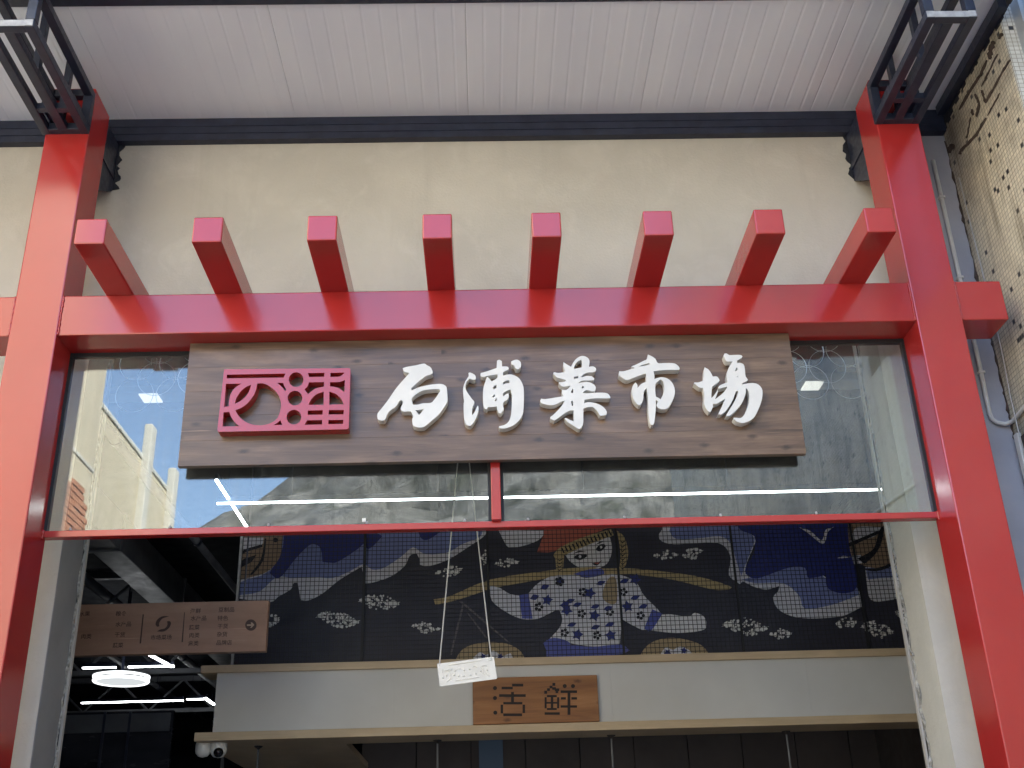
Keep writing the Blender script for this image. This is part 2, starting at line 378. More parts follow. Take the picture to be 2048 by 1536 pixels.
# ------------------------------------------------------------------ red gate frame
gt = thing('red_gate_frame', (0, 0, 0), 'glossy red welded steel gate frame with short rafters across the market entrance', 'gate')
for x in (-2.217, 2.0):
    box('column', (x, -.010, 0), (x+.217, .222, 5.462), RED, gt, .006)
box('beam', (-2.443, 0, 4.038), (2.443, .208, 4.247), RED, gt, .006)
RX = (-1.739, -1.233, -.735, -.232, .2485, .743, 1.2365, 1.730)
proto = None
for x in RX:
    if proto is None:
        proto = box('rafter', (x-.065, -.452, 4.2455), (x+.065, .433, 4.374), RED, gt, .006); px0 = x
    else:
        o = proto.copy(); COL.objects.link(o); o.location = (x-px0, 0, 0)
box('rail', (-2.003, .176, 3.127), (2.003, .226, 3.157), RED, gt, .003)
box('mullion', (-.016, .150, 3.155), (.027, .205, 4.040), RED, gt, .003)
for (x, z0, z1) in ((-2.0, 4.04, 4.246), (2.0, 4.04, 4.246), (-2.217, 4.04, 4.246), (2.217, 4.04, 4.246)):
    b = MB(); z = z0; P = []; R = []
    while z < z1: P.append((x+(.003 if x in (-2.0, 2.217) else -.003)+random.uniform(-.002, .002), -.002, z)); R.append(random.uniform(.0035, .0065)); z += .006
    b.tube(P, R, 6).obj('weld_bead', RED, gt, True)
for x in (-1.998, 1.998):
    b = MB(); P = [(x, .176, 3.118+i*.006) for i in range(8)]; b.tube(P, [random.uniform(.003, .008) for _ in P], 6).obj('weld_bead', RED, gt, True)

# ------------------------------------------------------------------ glass transom
def pane(x0, x1, label):
    t = thing('glass_pane', ((x0+x1)/2, .19, 3.157), label, 'window', 'transom panes above the red rail')
    MB().box((x0+.004, .186, 3.156), (x1-.004, .194, 4.040)).obj('glass', GLASS, t)
    b = MB()
    for a in (x0, x1-.014): b.box((a, .182, 3.157), (a+.014, .212, 4.038))
    b.box((x0+.014, .1825, 4.018), (x1-.014, .2115, 4.0375))
    b.obj('gasket', GASKET, t)
    for k in range(5):
        x = x0+.12+(x1-x0-.24)*k/4
        MB().lathe((x, .178, 3.161), [(0, .008), (.004, .0075), (.0055, .004), (.0055, -.004)], 10).obj('screw', ZINC, t)
    return t
pl = pane(-2.0, -.016, 'glass transom pane mirroring blue sky and a yellow building')
pr = pane(.027, 2.0, 'glass transom pane mirroring a tiled wall, on the tiled building side of the mullion')
q = at(728, 1040, 'y', .185); box('sticker', (q.x-.008, .1835, q.z-.008), (q.x+.008, .1865, q.z+.008), WHITE, pl, 0)

# ------------------------------------------------------------------ wooden signboard with emblem and five characters
SY = .10
sg = thing('signboard', (0, SY, 3.42), 'dark stained wooden signboard with white calligraphic characters and a red emblem', 'sign')
zz = [3.420, 3.541, 3.664, 3.786, 3.909, 4.036]
for i in range(5):
    box('plank', (-1.415, SY, zz[i]+.0001), (1.418, SY+.032, zz[i+1]-.0001), SIGNWOOD, sg, .0006)
for x in (-1.1, 0, 1.1):
    box('batten', (x-.02, SY+.031, 3.47), (x+.02, SY+.05, 4.036), STEEL, sg, .002)
def chars(name, loops_list, ox, oy, sc, Yf, Yb, m, parent, sharp=58, sm=True):
    f = planeY(Yf); b = MB()
    for loops in loops_list:
        L = []
        for lp in loops:
            lp2 = smooth_loop(lp, 4, sharp) if sm else lp
            L.append([f(ox+x/sc, oy+y/sc) for x, y in lp2])
        b.sheet(L, XZ, Yf, Yb)
    return b.obj(name, m, parent)
SHI = [[[(373,320),(420,305),(520,288),(612,268),(645,285),(690,312),(712,360),(700,388),(640,408),(575,455),(468,548),(475,572),(520,552),(600,525),(740,502),(820,502),(862,525),(875,560),(882,680),(870,720),(840,770),(780,850),(700,920),(620,985),(560,995),(510,985),(485,955),(480,900),(490,870),(470,820),(440,812),(385,815),(355,795),(350,770),(372,720),(370,690),(350,682),(330,700),(290,760),(240,795),(200,840),(170,905),(130,915),(95,905),(82,870),(90,830),(130,780),(200,690),(300,545),(400,430),(448,378),(430,370),(400,365),(378,340)],
  [(480,660),(520,620),(600,575),(700,560),(780,560),(800,575),(770,625),(730,680),(690,715),(600,720),(540,735),(490,735),(478,700)], [(515,798),(612,786),(585,825),(558,850),(540,830)]]]
PU = [[[(1120,375),(1140,370),(1190,395),(1205,430),(1190,455),(1160,450),(1130,440),(1100,475),(1085,520),(1090,560),(1110,600),(1160,670),(1185,700),(1180,735),(1165,770),(1160,830),(1165,852),(1190,820),(1220,755),(1230,748),(1235,790),(1215,870),(1170,950),(1140,975),(1100,965),(1080,930),(1068,860),(1065,740),(1070,680),(1060,600),(1062,540),(1080,480),(1110,430),(1125,405)]],
  [[(1445,235),(1470,225),(1500,240),(1502,300),(1560,302),(1578,318),(1565,340),(1515,362),(1512,405),(1560,392),(1620,395),(1690,430),(1735,500),(1750,580),(1748,760),(1735,850),(1700,910),(1640,965),(1560,1000),(1490,1005),(1465,990),(1475,980),(1530,965),(1575,930),(1600,870),(1610,790),(1615,640),(1605,585),(1598,564),(1560,575),(1515,605),(1515,640),(1550,615),(1575,605),(1580,640),(1560,680),(1520,705),(1515,750),(1520,790),(1490,835),(1465,830),(1445,780),(1445,755),(1390,762),(1340,765),(1330,790),(1305,780),(1290,740),(1285,640),(1290,550),(1310,480),(1330,420),(1350,430),(1385,470),(1448,430),(1448,390),(1420,395),(1350,405),(1280,420),(1258,400),(1260,375),(1290,368),(1350,350),(1440,318)],
   [(1512,485),(1545,462),(1585,458),(1588,490),(1540,495),(1515,508)], [(1395,545),(1415,520),(1440,510),(1438,545),(1410,560)], [(1392,640),(1410,622),(1425,620),(1420,640),(1400,655)], [(1418,685),(1440,660),(1440,690),(1425,697)]],
  [[(1605,245),(1640,228),(1680,225),(1712,250),(1718,290),(1705,320),(1680,332),(1655,320),(1640,290),(1612,280)]]]
CAI = [[[(495,252),(530,275),(580,305),(610,250),(650,205),(700,182),(750,190),(785,220),(790,265),(780,305),(830,300),(862,320),(865,345),(840,365),(770,370),(730,385),(690,425),(720,420),(760,408),(820,415),(845,440),(835,458),(770,460),(700,465),(665,490),(720,480),(780,478),(840,505),(862,540),(855,570),(830,585),(770,570),(740,575),(712,600),(760,605),(850,600),(960,600),(1005,615),(1028,650),(1015,665),(900,662),(800,668),(735,680),(730,718),(790,705),(880,725),(945,760),(985,810),(985,845),(950,860),(910,860),(880,810),(830,765),(770,765),(722,780),(720,860),(718,950),(690,1005),(660,1008),(600,970),(540,930),(508,890),(530,890),(570,910),(612,925),(612,870),(610,800),(560,805),(500,840),(430,890),(390,915),(350,895),(345,875),(380,850),(440,790),(480,740),(510,690),(470,700),(400,735),(330,740),(250,720),(230,690),(240,668),(290,672),(400,655),(495,640),(480,610),(478,565),(510,568),(540,560),(578,522),(560,520),(500,530),(455,510),(440,480),(480,480),(520,470),(520,455),(470,440),(420,425),(378,385),(385,365),(440,375),(505,365),(510,340),(495,300)],
  [(610,330),(625,280),(660,240),(695,225),(705,250),(705,310),(650,322)], [(612,420),(665,408),(660,435),(615,440)], circ(714,538,13,12), [(578,590),(605,545),(605,605),(585,600)], [(582,695),(600,690),(605,745),(590,750)]]]
SHICH = [[[(1455,165),(1500,185),(1540,215),(1570,262),(1640,262),(1750,265),(1800,295),(1818,325),(1800,340),(1700,340),(1600,345),(1520,355),(1530,400),(1530,445),(1570,430),(1630,425),(1690,445),(1740,500),(1762,570),(1755,640),(1720,720),(1680,775),(1620,788),(1570,770),(1550,740),(1570,700),(1545,680),(1545,780),(1530,920),(1520,960),(1495,968),(1475,930),(1460,800),(1455,650),(1440,545),(1410,590),(1400,680),(1370,740),(1345,738),(1300,690),(1278,620),(1275,550),(1290,510),(1315,482),(1335,510),(1338,545),(1380,500),(1435,475),(1435,380),(1380,395),(1290,430),(1215,455),(1150,420),(1125,395),(1130,355),(1180,355),(1250,335),(1310,320),(1268,300),(1330,275),(1400,240),(1445,215)],
  [(1345,305),(1400,280),(1470,262),(1478,275),(1430,290)], [(1540,510),(1570,470),(1600,450),(1625,470),(1640,520),(1635,600),(1600,675),(1570,655),(1545,635)]]]
CHANG = [[[(345,380),(395,410),(430,455),(458,510),(510,508),(540,535),(552,565),(530,590),(480,630),(450,655),(440,740),(438,810),(470,780),(525,700),(530,720),(500,800),(485,830),(540,790),(600,740),(640,690),(662,650),(600,665),(545,680),(535,655),(560,632),(610,610),(660,590),(655,540),(650,500),(660,450),(675,400),(700,350),(735,298),(700,300),(660,300),(630,270),(612,220),(620,190),(650,188),(690,210),(760,208),(840,208),(872,225),(860,250),(820,272),(798,290),(800,318),(850,320),(890,345),(905,400),(915,500),(945,550),(935,570),(880,600),(862,620),(950,605),(1030,602),(1090,620),(1135,665),(1152,720),(1145,820),(1115,920),(1060,1040),(1000,1110),(930,1145),(870,1158),(800,1140),(755,1105),(750,1085),(785,1085),(840,1090),(880,1065),(920,1000),(950,920),(970,820),(965,740),(945,690),(920,672),(918,740),(880,850),(810,950),(740,1020),(690,1060),(650,1060),(650,1040),(700,960),(760,860),(800,770),(815,710),(780,715),(765,760),(740,830),(690,920),(640,990),(580,1035),(540,1035),(540,1020),(590,920),(630,820),(580,850),(520,885),(460,890),(462,930),(430,995),(405,1005),(360,950),(335,880),(340,780),(328,690),(320,668),(270,660),(195,605),(200,592),(260,590),(320,570),(330,520),(335,440)],
  [(770,430),(790,378),(805,410),(785,435)], [(795,515),(815,498),(812,512),(800,520)]]]
YF = SY-.044
for lp, ox, oy, sc in ((SHI, 740, 680, 5.689), (PU, 740, 680, 5.689), (CAI, 1040, 680, 5.689), (SHICH, 1040, 680, 5.689), (CHANG, 1360, 680, 6.982)):
    chars('character', lp, ox, oy, sc, YF, SY+.001, WHITE, sg)
def rrect(x0, y0, x1, y1, dx, r=28):
    return [(x0+r, y0), (x1-r, y0-15), (x1-8, y0-8), (x1, y0+r-15), (x1-25, y1-35-r), (x1-33, y1-43), (x1-50, y1-35), (x0-65+r, y1), (x0-58, y1-6), (x0-65, y1-r)]
EMB = [rrect(165, 126, 1918, 980, 0), [(230,200),(1030,185),(1005,240),(228,250)],
  smooth_loop([(218,325),(430,322),(340,380),(285,460),(258,560),(255,632),(192,640)], 4, 40), smooth_loop([(338,600),(360,520),(420,430),(490,370),(560,338),(545,400),(500,480),(430,550)]),
  smooth_loop([(645,322),(720,318),(800,350),(880,410),(940,490),(970,590),(960,690),(920,790),(850,850),(750,885),(640,890),(530,865),(450,820),(390,760),(345,685),(420,655),(500,600),(570,520),(620,430)]),
  smooth_loop([(185,715),(265,708),(290,780),(340,850),(400,905),(170,908)], 4, 40), smooth_loop([(915,312),(1000,312),(1012,350),(1040,405),(1025,425),(985,370)], 4, 40), smooth_loop([(960,820),(985,885),(865,888),(920,858)], 4, 40),
  circ(1176,268,100), circ(1160,520,100), circ(1146,780,100), smooth_loop([(1335,178),(1562,175),(1560,228),(1355,232)], 3, 20), smooth_loop([(1645,175),(1838,172),(1790,215),(1740,228),(1645,230)], 4, 50),
  smooth_loop([(1350,305),(1558,300),(1556,362),(1440,390),(1370,440),(1340,468),(1290,400),(1330,360)], 4, 40), smooth_loop([(1640,303),(1770,298),(1842,272),(1835,440),(1770,390),(1700,368),(1638,360)], 4, 50),
  smooth_loop([(1345,612),(1380,540),(1450,470),(1552,433),(1550,610)], 4, 45), smooth_loop([(1630,432),(1720,465),(1790,530),(1825,605),(1628,608)], 4, 45),
  [(1335,690),(1540,685),(1535,745),(1335,748)], [(1622,683),(1828,682),(1822,742),(1618,743)], [(1325,823),(1532,820),(1530,880),(1292,885)], [(1618,820),(1820,818),(1816,872),(1614,875)]]
em = chars('emblem', [EMB], 420, 720, 6.827, SY-.058, SY+.001, RED, sg, sm=False); em['label'] = 'red cut-out rectangular emblem with rings and bars'

# ------------------------------------------------------------------ black steel box brackets above the columns
def bracket(x0, label):
    t = thing('steel_bracket', (x0+.108, -.01, 5.175), label, 'bracket', 'black steel box brackets on the columns')
    X0, X1, Z0, Z1, Y0, Y1 = x0-.014, x0+.220, 5.172, 5.425, -.770, -.008; s = .042
    for (x, z) in ((X0, Z0), (X1-s, Z0), (X0, Z1-s), (X1-s, Z1-s)): box('long_bar', (x, Y0, z), (x+s, Y1, z+s), STEEL, t, .003)
    xm = (X0+X1)/2
    box('middle_bar', (xm-.028, Y0+.02, Z0+.002), (xm+.020, Y1, Z0+s-.004), STEEL, t, .003)
    for yy in (-.44, -.10): box('hanger_stub', (xm-.02, yy, Z0+s-.006), (xm+.012, yy+.035, 5.577), STEEL, t, .002)
    for y, m_ in ((Y0-.002, ZINC), (Y1-s, STEEL)):
        for x in (X0, X1-s): box('end_post', (x-.001, y, Z0+s), (x+s+.001, y+s, Z1-s), STEEL, t, .003)
        for z in (Z0+.001, Z1-s+.001): box('end_bar', (X0+s, y, z), (X1-s, y+s, z+s-.002), STEEL, t, .003)
    for z in (Z0-.001,):
        box('weld_plate', (X0+s*.9, Y0-.004, z+.004), (X1-s*.9, Y0-.001, z+s-.004), ZINC, t, .001)
    for x in (X0, X1-s): MB().box((x+.004, Y0-.005, Z0+.004), (x+s-.004, Y0-.002, Z0+s-.004)).obj('end_cap', ZINC, t)
    for x in (X0+s, X1-s-.03): box('side_plate', (x, Y1-.16, Z0+.05), (x+.03, Y1-.001, Z0+.13), STEEL, t, .003)
    box('cross_bar', (X0+.01, Y1-.2, Z0+.004), (X1-.01, Y1-.165, Z0+s-.003), STEEL, t, .002)
    return t
bracket(2.0, 'black steel box bracket over the red column beside the tiled building')
bracket(-2.217, 'black steel box bracket over the red column farther from the tiled building')
for x0, lb in ((2.006, 'black steel gusset tying the column beside the tiled building into the plaster wall'), (-2.211, 'black steel gusset tying the column away from the tiled building into the plaster wall')):
    t = thing('steel_gusset', (x0+.1, .22, 5.0), lb, 'gusset', 'steel gussets behind the columns')
    MB().sheet([[(.215, 4.99), (.44, 5.14), (.44, 5.43), (.215, 5.43)]], lambda a, b_, tt: Vector((tt, a, b_)), x0, x0+.2).obj('plate', STEEL, t)
    MB().box((x0-.006, .216, 5.20), (x0+.206, .435, 5.232)).obj('stiffener', STEEL, t)

# ------------------------------------------------------------------ canopy
cn = thing('canopy', (0, .43, 5.4), 'white ribbed panel canopy edged with black steel channels above the entrance', 'canopy')
CZ0 = 5.575
def canopy_panel(x0, x1):
    b = MB(); prof = [(x0+.0006, CZ0+.0035), (x0+.006, CZ0+.002)]
    k = 1
    while x0+k*.0893 < x1-.03:
        xc = x0+k*.0893; prof += [(xc-.009, CZ0), (xc-.003, CZ0+.001), (xc+.003, CZ0+.001), (xc+.009, CZ0)]; k += 1
    prof += [(x1-.006, CZ0+.002), (x1-.0006, CZ0+.0035)]
    n = len(prof)
    V = [(x, y, z) for y in (-.472, .43) for x, z in prof] + [(x, y, CZ0+.06) for y in (-.472, .43) for x in (x0+.001, x1-.001)]
    Fc = [(i, i+1, n+i+1, n+i) for i in range(n-1)] + [(2*n, 2*n+1, 2*n+3, 2*n+2), (0, n, 2*n+2, 2*n), (n-1, 2*n+1, 2*n+3, 2*n-1)]
    b.add(V, Fc); return b.obj('panel', CANOPY, cn)
xs = [-6.78+.955*i for i in range(10)]
for i in range(9): canopy_panel(xs[i], xs[i+1])
canopy_panel(xs[9], 2.53)
b = MB().box((-7, .385, 5.43), (2.556, .392, 5.574)).box((-7, .392, 5.43), (2.556, .434, 5.437)).box((-7, .381, 5.472), (2.556, .386, 5.477)).box((-7, .381, 5.52), (2.556, .386, 5.525)).box((-7, .392, 5.567), (2.556, .43, 5.574))
b.obj('wall_channel', STEEL, cn)
box('front_channel', (-7, -.56, 5.566), (2.556, -.475, 5.70), STEEL, cn, .003)
box('overhang', (-7, -1.0, 5.59), (2.5, -.562, 5.704), CANOPY, cn, .003); box('front_channel', (-7, -1.05, 5.58), (2.5, -1.001, 5.74), STEEL, cn, .003)
box('side_channel', (2.512, -.472, 5.515), (2.5565, .362, 5.574), STEEL, cn, .003)
box('roof_sheet', (-7, -1.02, 5.705), (2.5, .428, 5.73), STEEL, cn, .002)

# ------------------------------------------------------------------ tiled building beside the entrance
TX = 2.56
tb = thing('tiled_building', (TX, -2, 0), 'neighbouring building clad in grimy cream mosaic tiles with scattered black tiles', 'building')
YZ = lambda a, b_, t: Vector((t, a, b_))
W0, W1, WZ0, WZ1 = -1.75, -.362, 4.72, 6.3
MB().sheet([[(-9.5, 0), (.60, 0), (.60, 9), (-9.5, 9)], [(W0, WZ0), (W1, WZ0), (W1, WZ1), (W0, WZ1)]], YZ, TX, TX+.21).obj('wall', TILE, tb)
MB().box((TX+.34, -9.5, 0), (8.5, 6, 8.98)).obj('rear_block', BROWNWALL, tb)
MB().box((TX+.01, -9.7, 0), (8.5, -9.5, 8.98)).obj('end_wall', TILE, tb)
MB().box((TX-.05, -9.75, 9), (8.5, 6, 9.12)).obj('roof', CONC, tb)
def tile_window(y0, y1, z0, z1):
    wn = MB()
    fr = MB(); t = .085; X0, X1 = TX+.070, TX+.125
    fr.box((X0, y0+.001, z0+.001), (X1, y0+t, z1-.001)).box((X0, y1-t, z0+.001), (X1, y1-.001, z1-.001)).box((X0+.001, y0+t, z0+.001), (X1-.001, y1-t, z0+t)).box((X0+.001, y0+t, z1-t), (X1-.001, y1-t, z1-.001)).box((X0+.002, (y0+y1)/2-.03, z0+t), (X1-.002, (y0+y1)/2+.03, z1-t))
    w_ = fr.obj('window', ALU, tb)
    MB().box((X0+.02, y0+t, z0+t), (X0+.026, y1-t, z1-t)).obj('pane', GLASS, w_)
    # tiled lining of the opening
    ln = MB().box((TX+.0015, y1-.001, z0+.0015), (X0, y1-.012, z1-.0015)).box((TX+.0015, y0+.001, z0+.0015), (X0, y0+.012, z1-.0015)).box((TX+.0015, y0+.012, z0+.001), (X0, y1-.012, z0+.012)).box((TX+.0015, y0+.012, z1-.012), (X0, y1-.012, z1-.001))
    ln.obj('lining', TILEWHITE, w_)
tile_window(W0, W1, WZ0, WZ1)
def ribbon(pts, wd, ox, oy, sc, name='mastic_streak', m=RESIDUE):
    b = MB(); Q = []
    n = len(pts); P = []
    for i in range(n-1):
        for k in range(5):
            t = k/5; P.append((pts[i][0]*(1-t)+pts[i+1][0]*t, pts[i][1]*(1-t)+pts[i+1][1]*t))
    P.append(pts[-1]); L, R = [], []
    for i, p_ in enumerate(P):
        a, c_ = P[max(0, i-1)], P[min(len(P)-1, i+1)]; d = Vector((c_[0]-a[0], c_[1]-a[1])).normalized(); nn = Vector((-d.y, d.x))
        ww = wd*.56*random.uniform(.6, 1.2)*(.45 if i in (0, len(P)-1) else 1)
        jx, jy = random.uniform(-4, 4), random.uniform(-4, 4)
        L.append((p_[0]+jx+nn.x*ww, p_[1]+jy+nn.y*ww)); R.append((p_[0]+jx-nn.x*ww, p_[1]+jy-nn.y*ww))
    lp = []
    for x, y in L+R[::-1]:
        q = at(ox+x/sc, oy+y/sc, 'x', TX); lp.append((q.y, q.z))
    b.sheet([lp], YZ, TX-.003, TX+.001).obj(name, m, tb)
A_ = (1880, 0, 6.4); B_ = (1660, 0, 5.121)
for pts, wd in (([(600,770),(520,960),(400,1140),(250,1400)], 30), ([(740,690),(640,900),(530,1110)], 17), ([(900,760),(780,960),(660,1180),(590,1310)], 26), ([(535,1150),(560,1230),(590,1320)], 26), ([(770,1190),(690,1340),(610,1480)], 13), ([(450,1200),(505,1320),(470,1500)], 30), ([(800,420),(760,500)], 30), ([(690,520),(650,640),(640,760)], 60), ([(410,1400),(425,1480)], 25)):
    ribbon(pts, wd, *A_)
for pts, wd in (([(1600,1210),(1500,1380),(1350,1536),(1330,1580)], 24), ([(1440,1200),(1420,1330),(1400,1420)], 14), ([(1270,1480),(1200,1560)], 60)):
    ribbon(pts, wd, *B_)
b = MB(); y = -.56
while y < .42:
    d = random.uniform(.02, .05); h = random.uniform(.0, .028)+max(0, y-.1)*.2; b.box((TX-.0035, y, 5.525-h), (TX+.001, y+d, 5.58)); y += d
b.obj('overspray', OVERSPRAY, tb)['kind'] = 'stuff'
# dark crumbled mortar along the inside corner
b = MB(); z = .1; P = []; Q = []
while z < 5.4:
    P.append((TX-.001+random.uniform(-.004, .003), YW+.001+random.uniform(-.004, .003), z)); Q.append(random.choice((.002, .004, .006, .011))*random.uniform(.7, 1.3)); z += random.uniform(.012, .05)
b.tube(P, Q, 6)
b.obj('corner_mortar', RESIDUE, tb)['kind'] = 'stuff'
# conduit, cable and bracket
t = thing('conduit_pipe', (2.465, .41, 3.7), 'white plastic conduit running down the grey wall strip and bending onto the tiles', 'pipe')
P = [at(1950, 690, 'y', .415), at(1960, 735, 'y', .415), at(1976, 812, 'y', .415)]
P = [Vector((P[0].x, .415, 5.25))] + P
cc = at(1984, 838, 'y', .415); e1 = at(2010, 848, 'y', .413)
P += [at(1979, 826, 'y', .415), cc, at(1994, 845, 'y', .414), e1, Vector((2.535, .405, e1.z+.002)), Vector((2.546, .385, e1.z+.004)), Vector((2.548, .33, e1.z+.01)), Vector((2.548, -.2, e1.z+.06)), Vector((2.548, -3, e1.z+.3))]
MB().tube(P, .0105, 10).obj('pipe', PIPE, t, True)
for z in (5.0, 4.5, 3.95): box('clip', (P[0].x-.016, .402, z), (P[0].x+.016, .432, z+.014), PIPE, t, .002)
t = thing('cable', (2.55, .3, 3), 'thin pale cable hanging down the tiled wall across the conduit', 'cable')
cab = [at(2003, 700, 'x', 2.553), at(2020, 790, 'x', 2.551), at(2034, 850, 'x', 2.536), at(2048, 905, 'x', 2.55)]
cab = [Vector((2.555, cab[0].y+.02, 5.1))]+cab+[Vector((2.552, cab[-1].y-.05, 2.0)), Vector((2.552, cab[-1].y-.05, .0))]
MB().tube(cab, .0035, 6).obj('strand', CORD, t, True)
t = thing('trunking', (2.54, .3, 2.4), 'white plastic cable trunking strip fixed over dark patches on the tiled wall', 'trunking')
q = at(2034, 868, 'x', TX-.01)
box('cover', (TX-.022, q.y-.02, 0), (TX+.001, q.y+.018, q.z), PIPE, t, .003)
b = MB()
for k in range(9): 
    z = q.z-.02-.17*k; b.box((TX-.005, q.y-.05-random.random()*.05, z-random.uniform(.05, .1)), (TX+.001, q.y+.05+random.random()*.03, z))
b.obj('dark_patch', RESIDUE, t)['kind'] = 'stuff'

# ------------------------------------------------------------------ yellow building across the lane (seen mirrored in the glass)
YX = -4.5
yb = thing('yellow_building', (YX, -6, 0), 'weathered yellow rendered building with pale parapet posts, mirrored in the glass', 'building')
box('tall_block', (-11, -7.12, 0), (YX, -2.2, 9.6), YELLOW, yb, .02)
box('low_block', (-11, -10.35, 0), (YX-.03, -7.1, 7.05), YELLOW, yb, .02)
box('parapet', (-11, -10.36, 7.05), (YX-.015, -7.121, 7.12), PALECEM, yb, .015)
for y, z1 in ((-8.95, 7.55), (-10.2, 7.4)):
    box('parapet_post', (YX-.04, y-.11, 5.2), (YX+.07, y+.11, z1), PALECEM, yb, .02)
    box('drain_pipe', (YX-.03, y-.08, 0), (YX+.09, y+.04, 5.22), PALECEM, yb, .02)
for z in (3.1, 6.2):
    box('string_course', (YX-.05, -7.13, z), (YX+.012, -2.19, z+.05), PALECEM, yb, .01)
for y in (-9.1, -8.0):
    w_ = box('window', (YX-.05, y-.35, 3.6), (YX+.02, y+.35, 4.9), ALU, yb, .01); MB().box((YX+.015, y-.30, 3.66), (YX+.024, y+.30, 4.84)).obj('pane', BLACK, w_)
# patch of bare brick where the render fell off
bc = Vector((YX, -6.7, 5.45)); k = 0
for r in range(13):
    z = bc.z-.45+r*.072; hw = .42*math.sqrt(max(0, 1-((r-6)/6.6)**2)); y = bc.y-hw+(r % 2)*.06
    while y < bc.y+hw:
        d = random.uniform(.0, .012)
        if k == 0: pb = box('brick', (YX-.01, y, z), (YX+.012, y+.18, z+.06), BRICK, yb, .004); p0 = (y, z)
        else:
            o = pb.copy(); COL.objects.link(o); o.location = (d, y-p0[0], z-p0[1])
        k += 1; y += .193

# ================================================================== INTERIOR
# ------------------------------------------------------------------ mural of printed boards behind a dark grid
MY = 2.60
mu = thing('wall_mural', (0, MY, 3.0), 'printed mural of waves and a girl carrying baskets, above the stall header', 'mural')
NAVY = m_noisy('mural_navy', (.030, .030, .048), (.042, .041, .062), 4, .55)
MCOL = {k: m_noisy('mural_'+k, tuple(x*.9 for x in c_), c_, 14, .55) for k, c_ in dict(white=(.68, .68, .74), peri=(.20, .24, .50), blue=(.026, .036, .20), gold=(.46, .35, .17), brown=(.34, .23, .15), red=(.50, .13, .09), black=(.012, .012, .02), skin=(.74, .73, .75), deep=(.09, .11, .40), dim=(.13, .12, .13), pearl=(.74, .74, .72), ochre=(.40, .30, .17)).items()}
seams = [478, 728, 977, 1240, 1475, 1722, 1900]
pxs = [planeY(MY)(x, 1200)[0] for x in seams]; pxs[0] = -1.655; pxs[-1] = 3.1
for a, b_ in zip(pxs, pxs[1:]):
    box('board', (a+.006, MY, 3.0), (b_-.006, MY+.02, 3.935), NAVY, mu, .001)
box('backing', (-1.65, MY+.0195, 3.0), (3.1, MY+.07, 3.93), GASKET, mu, .001)
z7 = lambda x, y: (440+x/2.926, 1040+y/2.926)
z8 = lambda x, y: (1100+x/2.7676, 1040+y/2.7676)
LAY = [0]
MF = planeY(MY)
def clampz(p): return (max(-1.648, p[0]), min(3.932, max(3.003, p[1])))
def paint(name, col, zf, *loops, sm=True, layer=1, sharp=75):
    L = [[clampz(MF(*zf(x, y))) for x, y in (smooth_loop(lp, 3, sharp) if sm else lp)] for lp in loops]
    LAY[0] += 1
    d = .0012*layer + .00002*LAY[0]
    if name in ('hat_stitch', 'flower_ring', 'face_line', 'eye_white', 'braid_line', 'basket_line', 'basket_pattern', 'leaf'):
        b = MB()
        for lp in L: b.sheet([lp], XZ, MY-d, MY+.001)
        b.obj(name, MCOL[col], mu)['kind'] = 'stuff'
    else:
        for lp in L: MB().sheet([lp], XZ, MY-d, MY+.001).obj(name, MCOL[col], mu)
paint('cloud', 'white', z7, [(105,460),(290,480),(340,450),(415,405),(430,370),(455,368),(467,440),(470,468),(520,470),(600,430),(700,350),(830,272),(845,372),(900,365),(1000,330),(1080,270),(1110,210),(1150,195),(1168,230),(1170,262),(1220,270),(1330,235),(1450,160),(1550,90),(1555,40),(110,40),(105,300)])
paint('cloud_shade', 'peri', z7, [(105,440),(230,420),(330,335),(430,340),(560,335),(660,340),(760,300),(840,258),(890,290),(960,280),(1060,215),(1130,160),(1200,200),(1330,190),(1420,140),(1520,100),(1540,40),(370,40),(300,290),(110,365)], layer=2)
paint('wave', 'blue', z7, [(372,40),(600,40),(840,40),(850,130),(700,240),(640,250),(600,245),(590,170),(560,145),(520,150),(440,230),(370,320),(330,340),(290,310),(340,230),(370,150)], [(850,40),(950,95),(900,150),(870,170),(850,150)], [(1160,70),(1290,70),(1220,115),(1180,110)], layer=3)
paint('basket', 'brown', z7, [(115,90),(370,90),(350,220),(280,300),(200,330),(115,350)], layer=3)
paint('basket_light', 'white', z7, [(120,105),(255,105),(240,150),(120,185)], layer=4)
paint('basket_line', 'black', z7, [(115,180),(235,148),(250,158),(115,200)], [(115,240),(215,205),(180,250),(115,280)], [(240,230),(262,110),(272,110),(255,235),(190,320),(178,318)], circ(325,118,14,12), layer=5)
paint('cloud', 'white', z7, [(1630,60),(1915,60),(1860,120),(1760,155),(1690,160),(1660,120)])
paint('cloud', 'white', z8, [(600,90),(620,55),(660,30),(1020,30),(1135,90),(1125,150),(1085,250),(1080,320),(1050,355),(990,305),(1000,210),(965,145),(900,125),(780,130),(680,135),(620,118)])
paint('cloud_shade', 'peri', z8, [(660,60),(700,30),(1020,30),(1125,90),(1120,150),(1080,250),(1060,310),(1035,240),(1000,130),(940,90),(840,100),(700,105)], layer=2)
paint('cloud', 'white', z8, [(1235,430),(1262,395),(1270,365),(1200,385),(1130,370),(1060,335),(1085,300),(1300,240),(1430,250),(1530,320),(1700,380),(1730,478),(1640,525),(1560,540),(1430,545),(1330,530),(1260,490)])
paint('cloud_shade', 'peri', z8, [(1060,330),(1140,350),(1290,350),(1380,420),(1410,490),(1560,470),(1710,415),(1690,370),(1560,350),(1420,250),(1200,300)], layer=2)
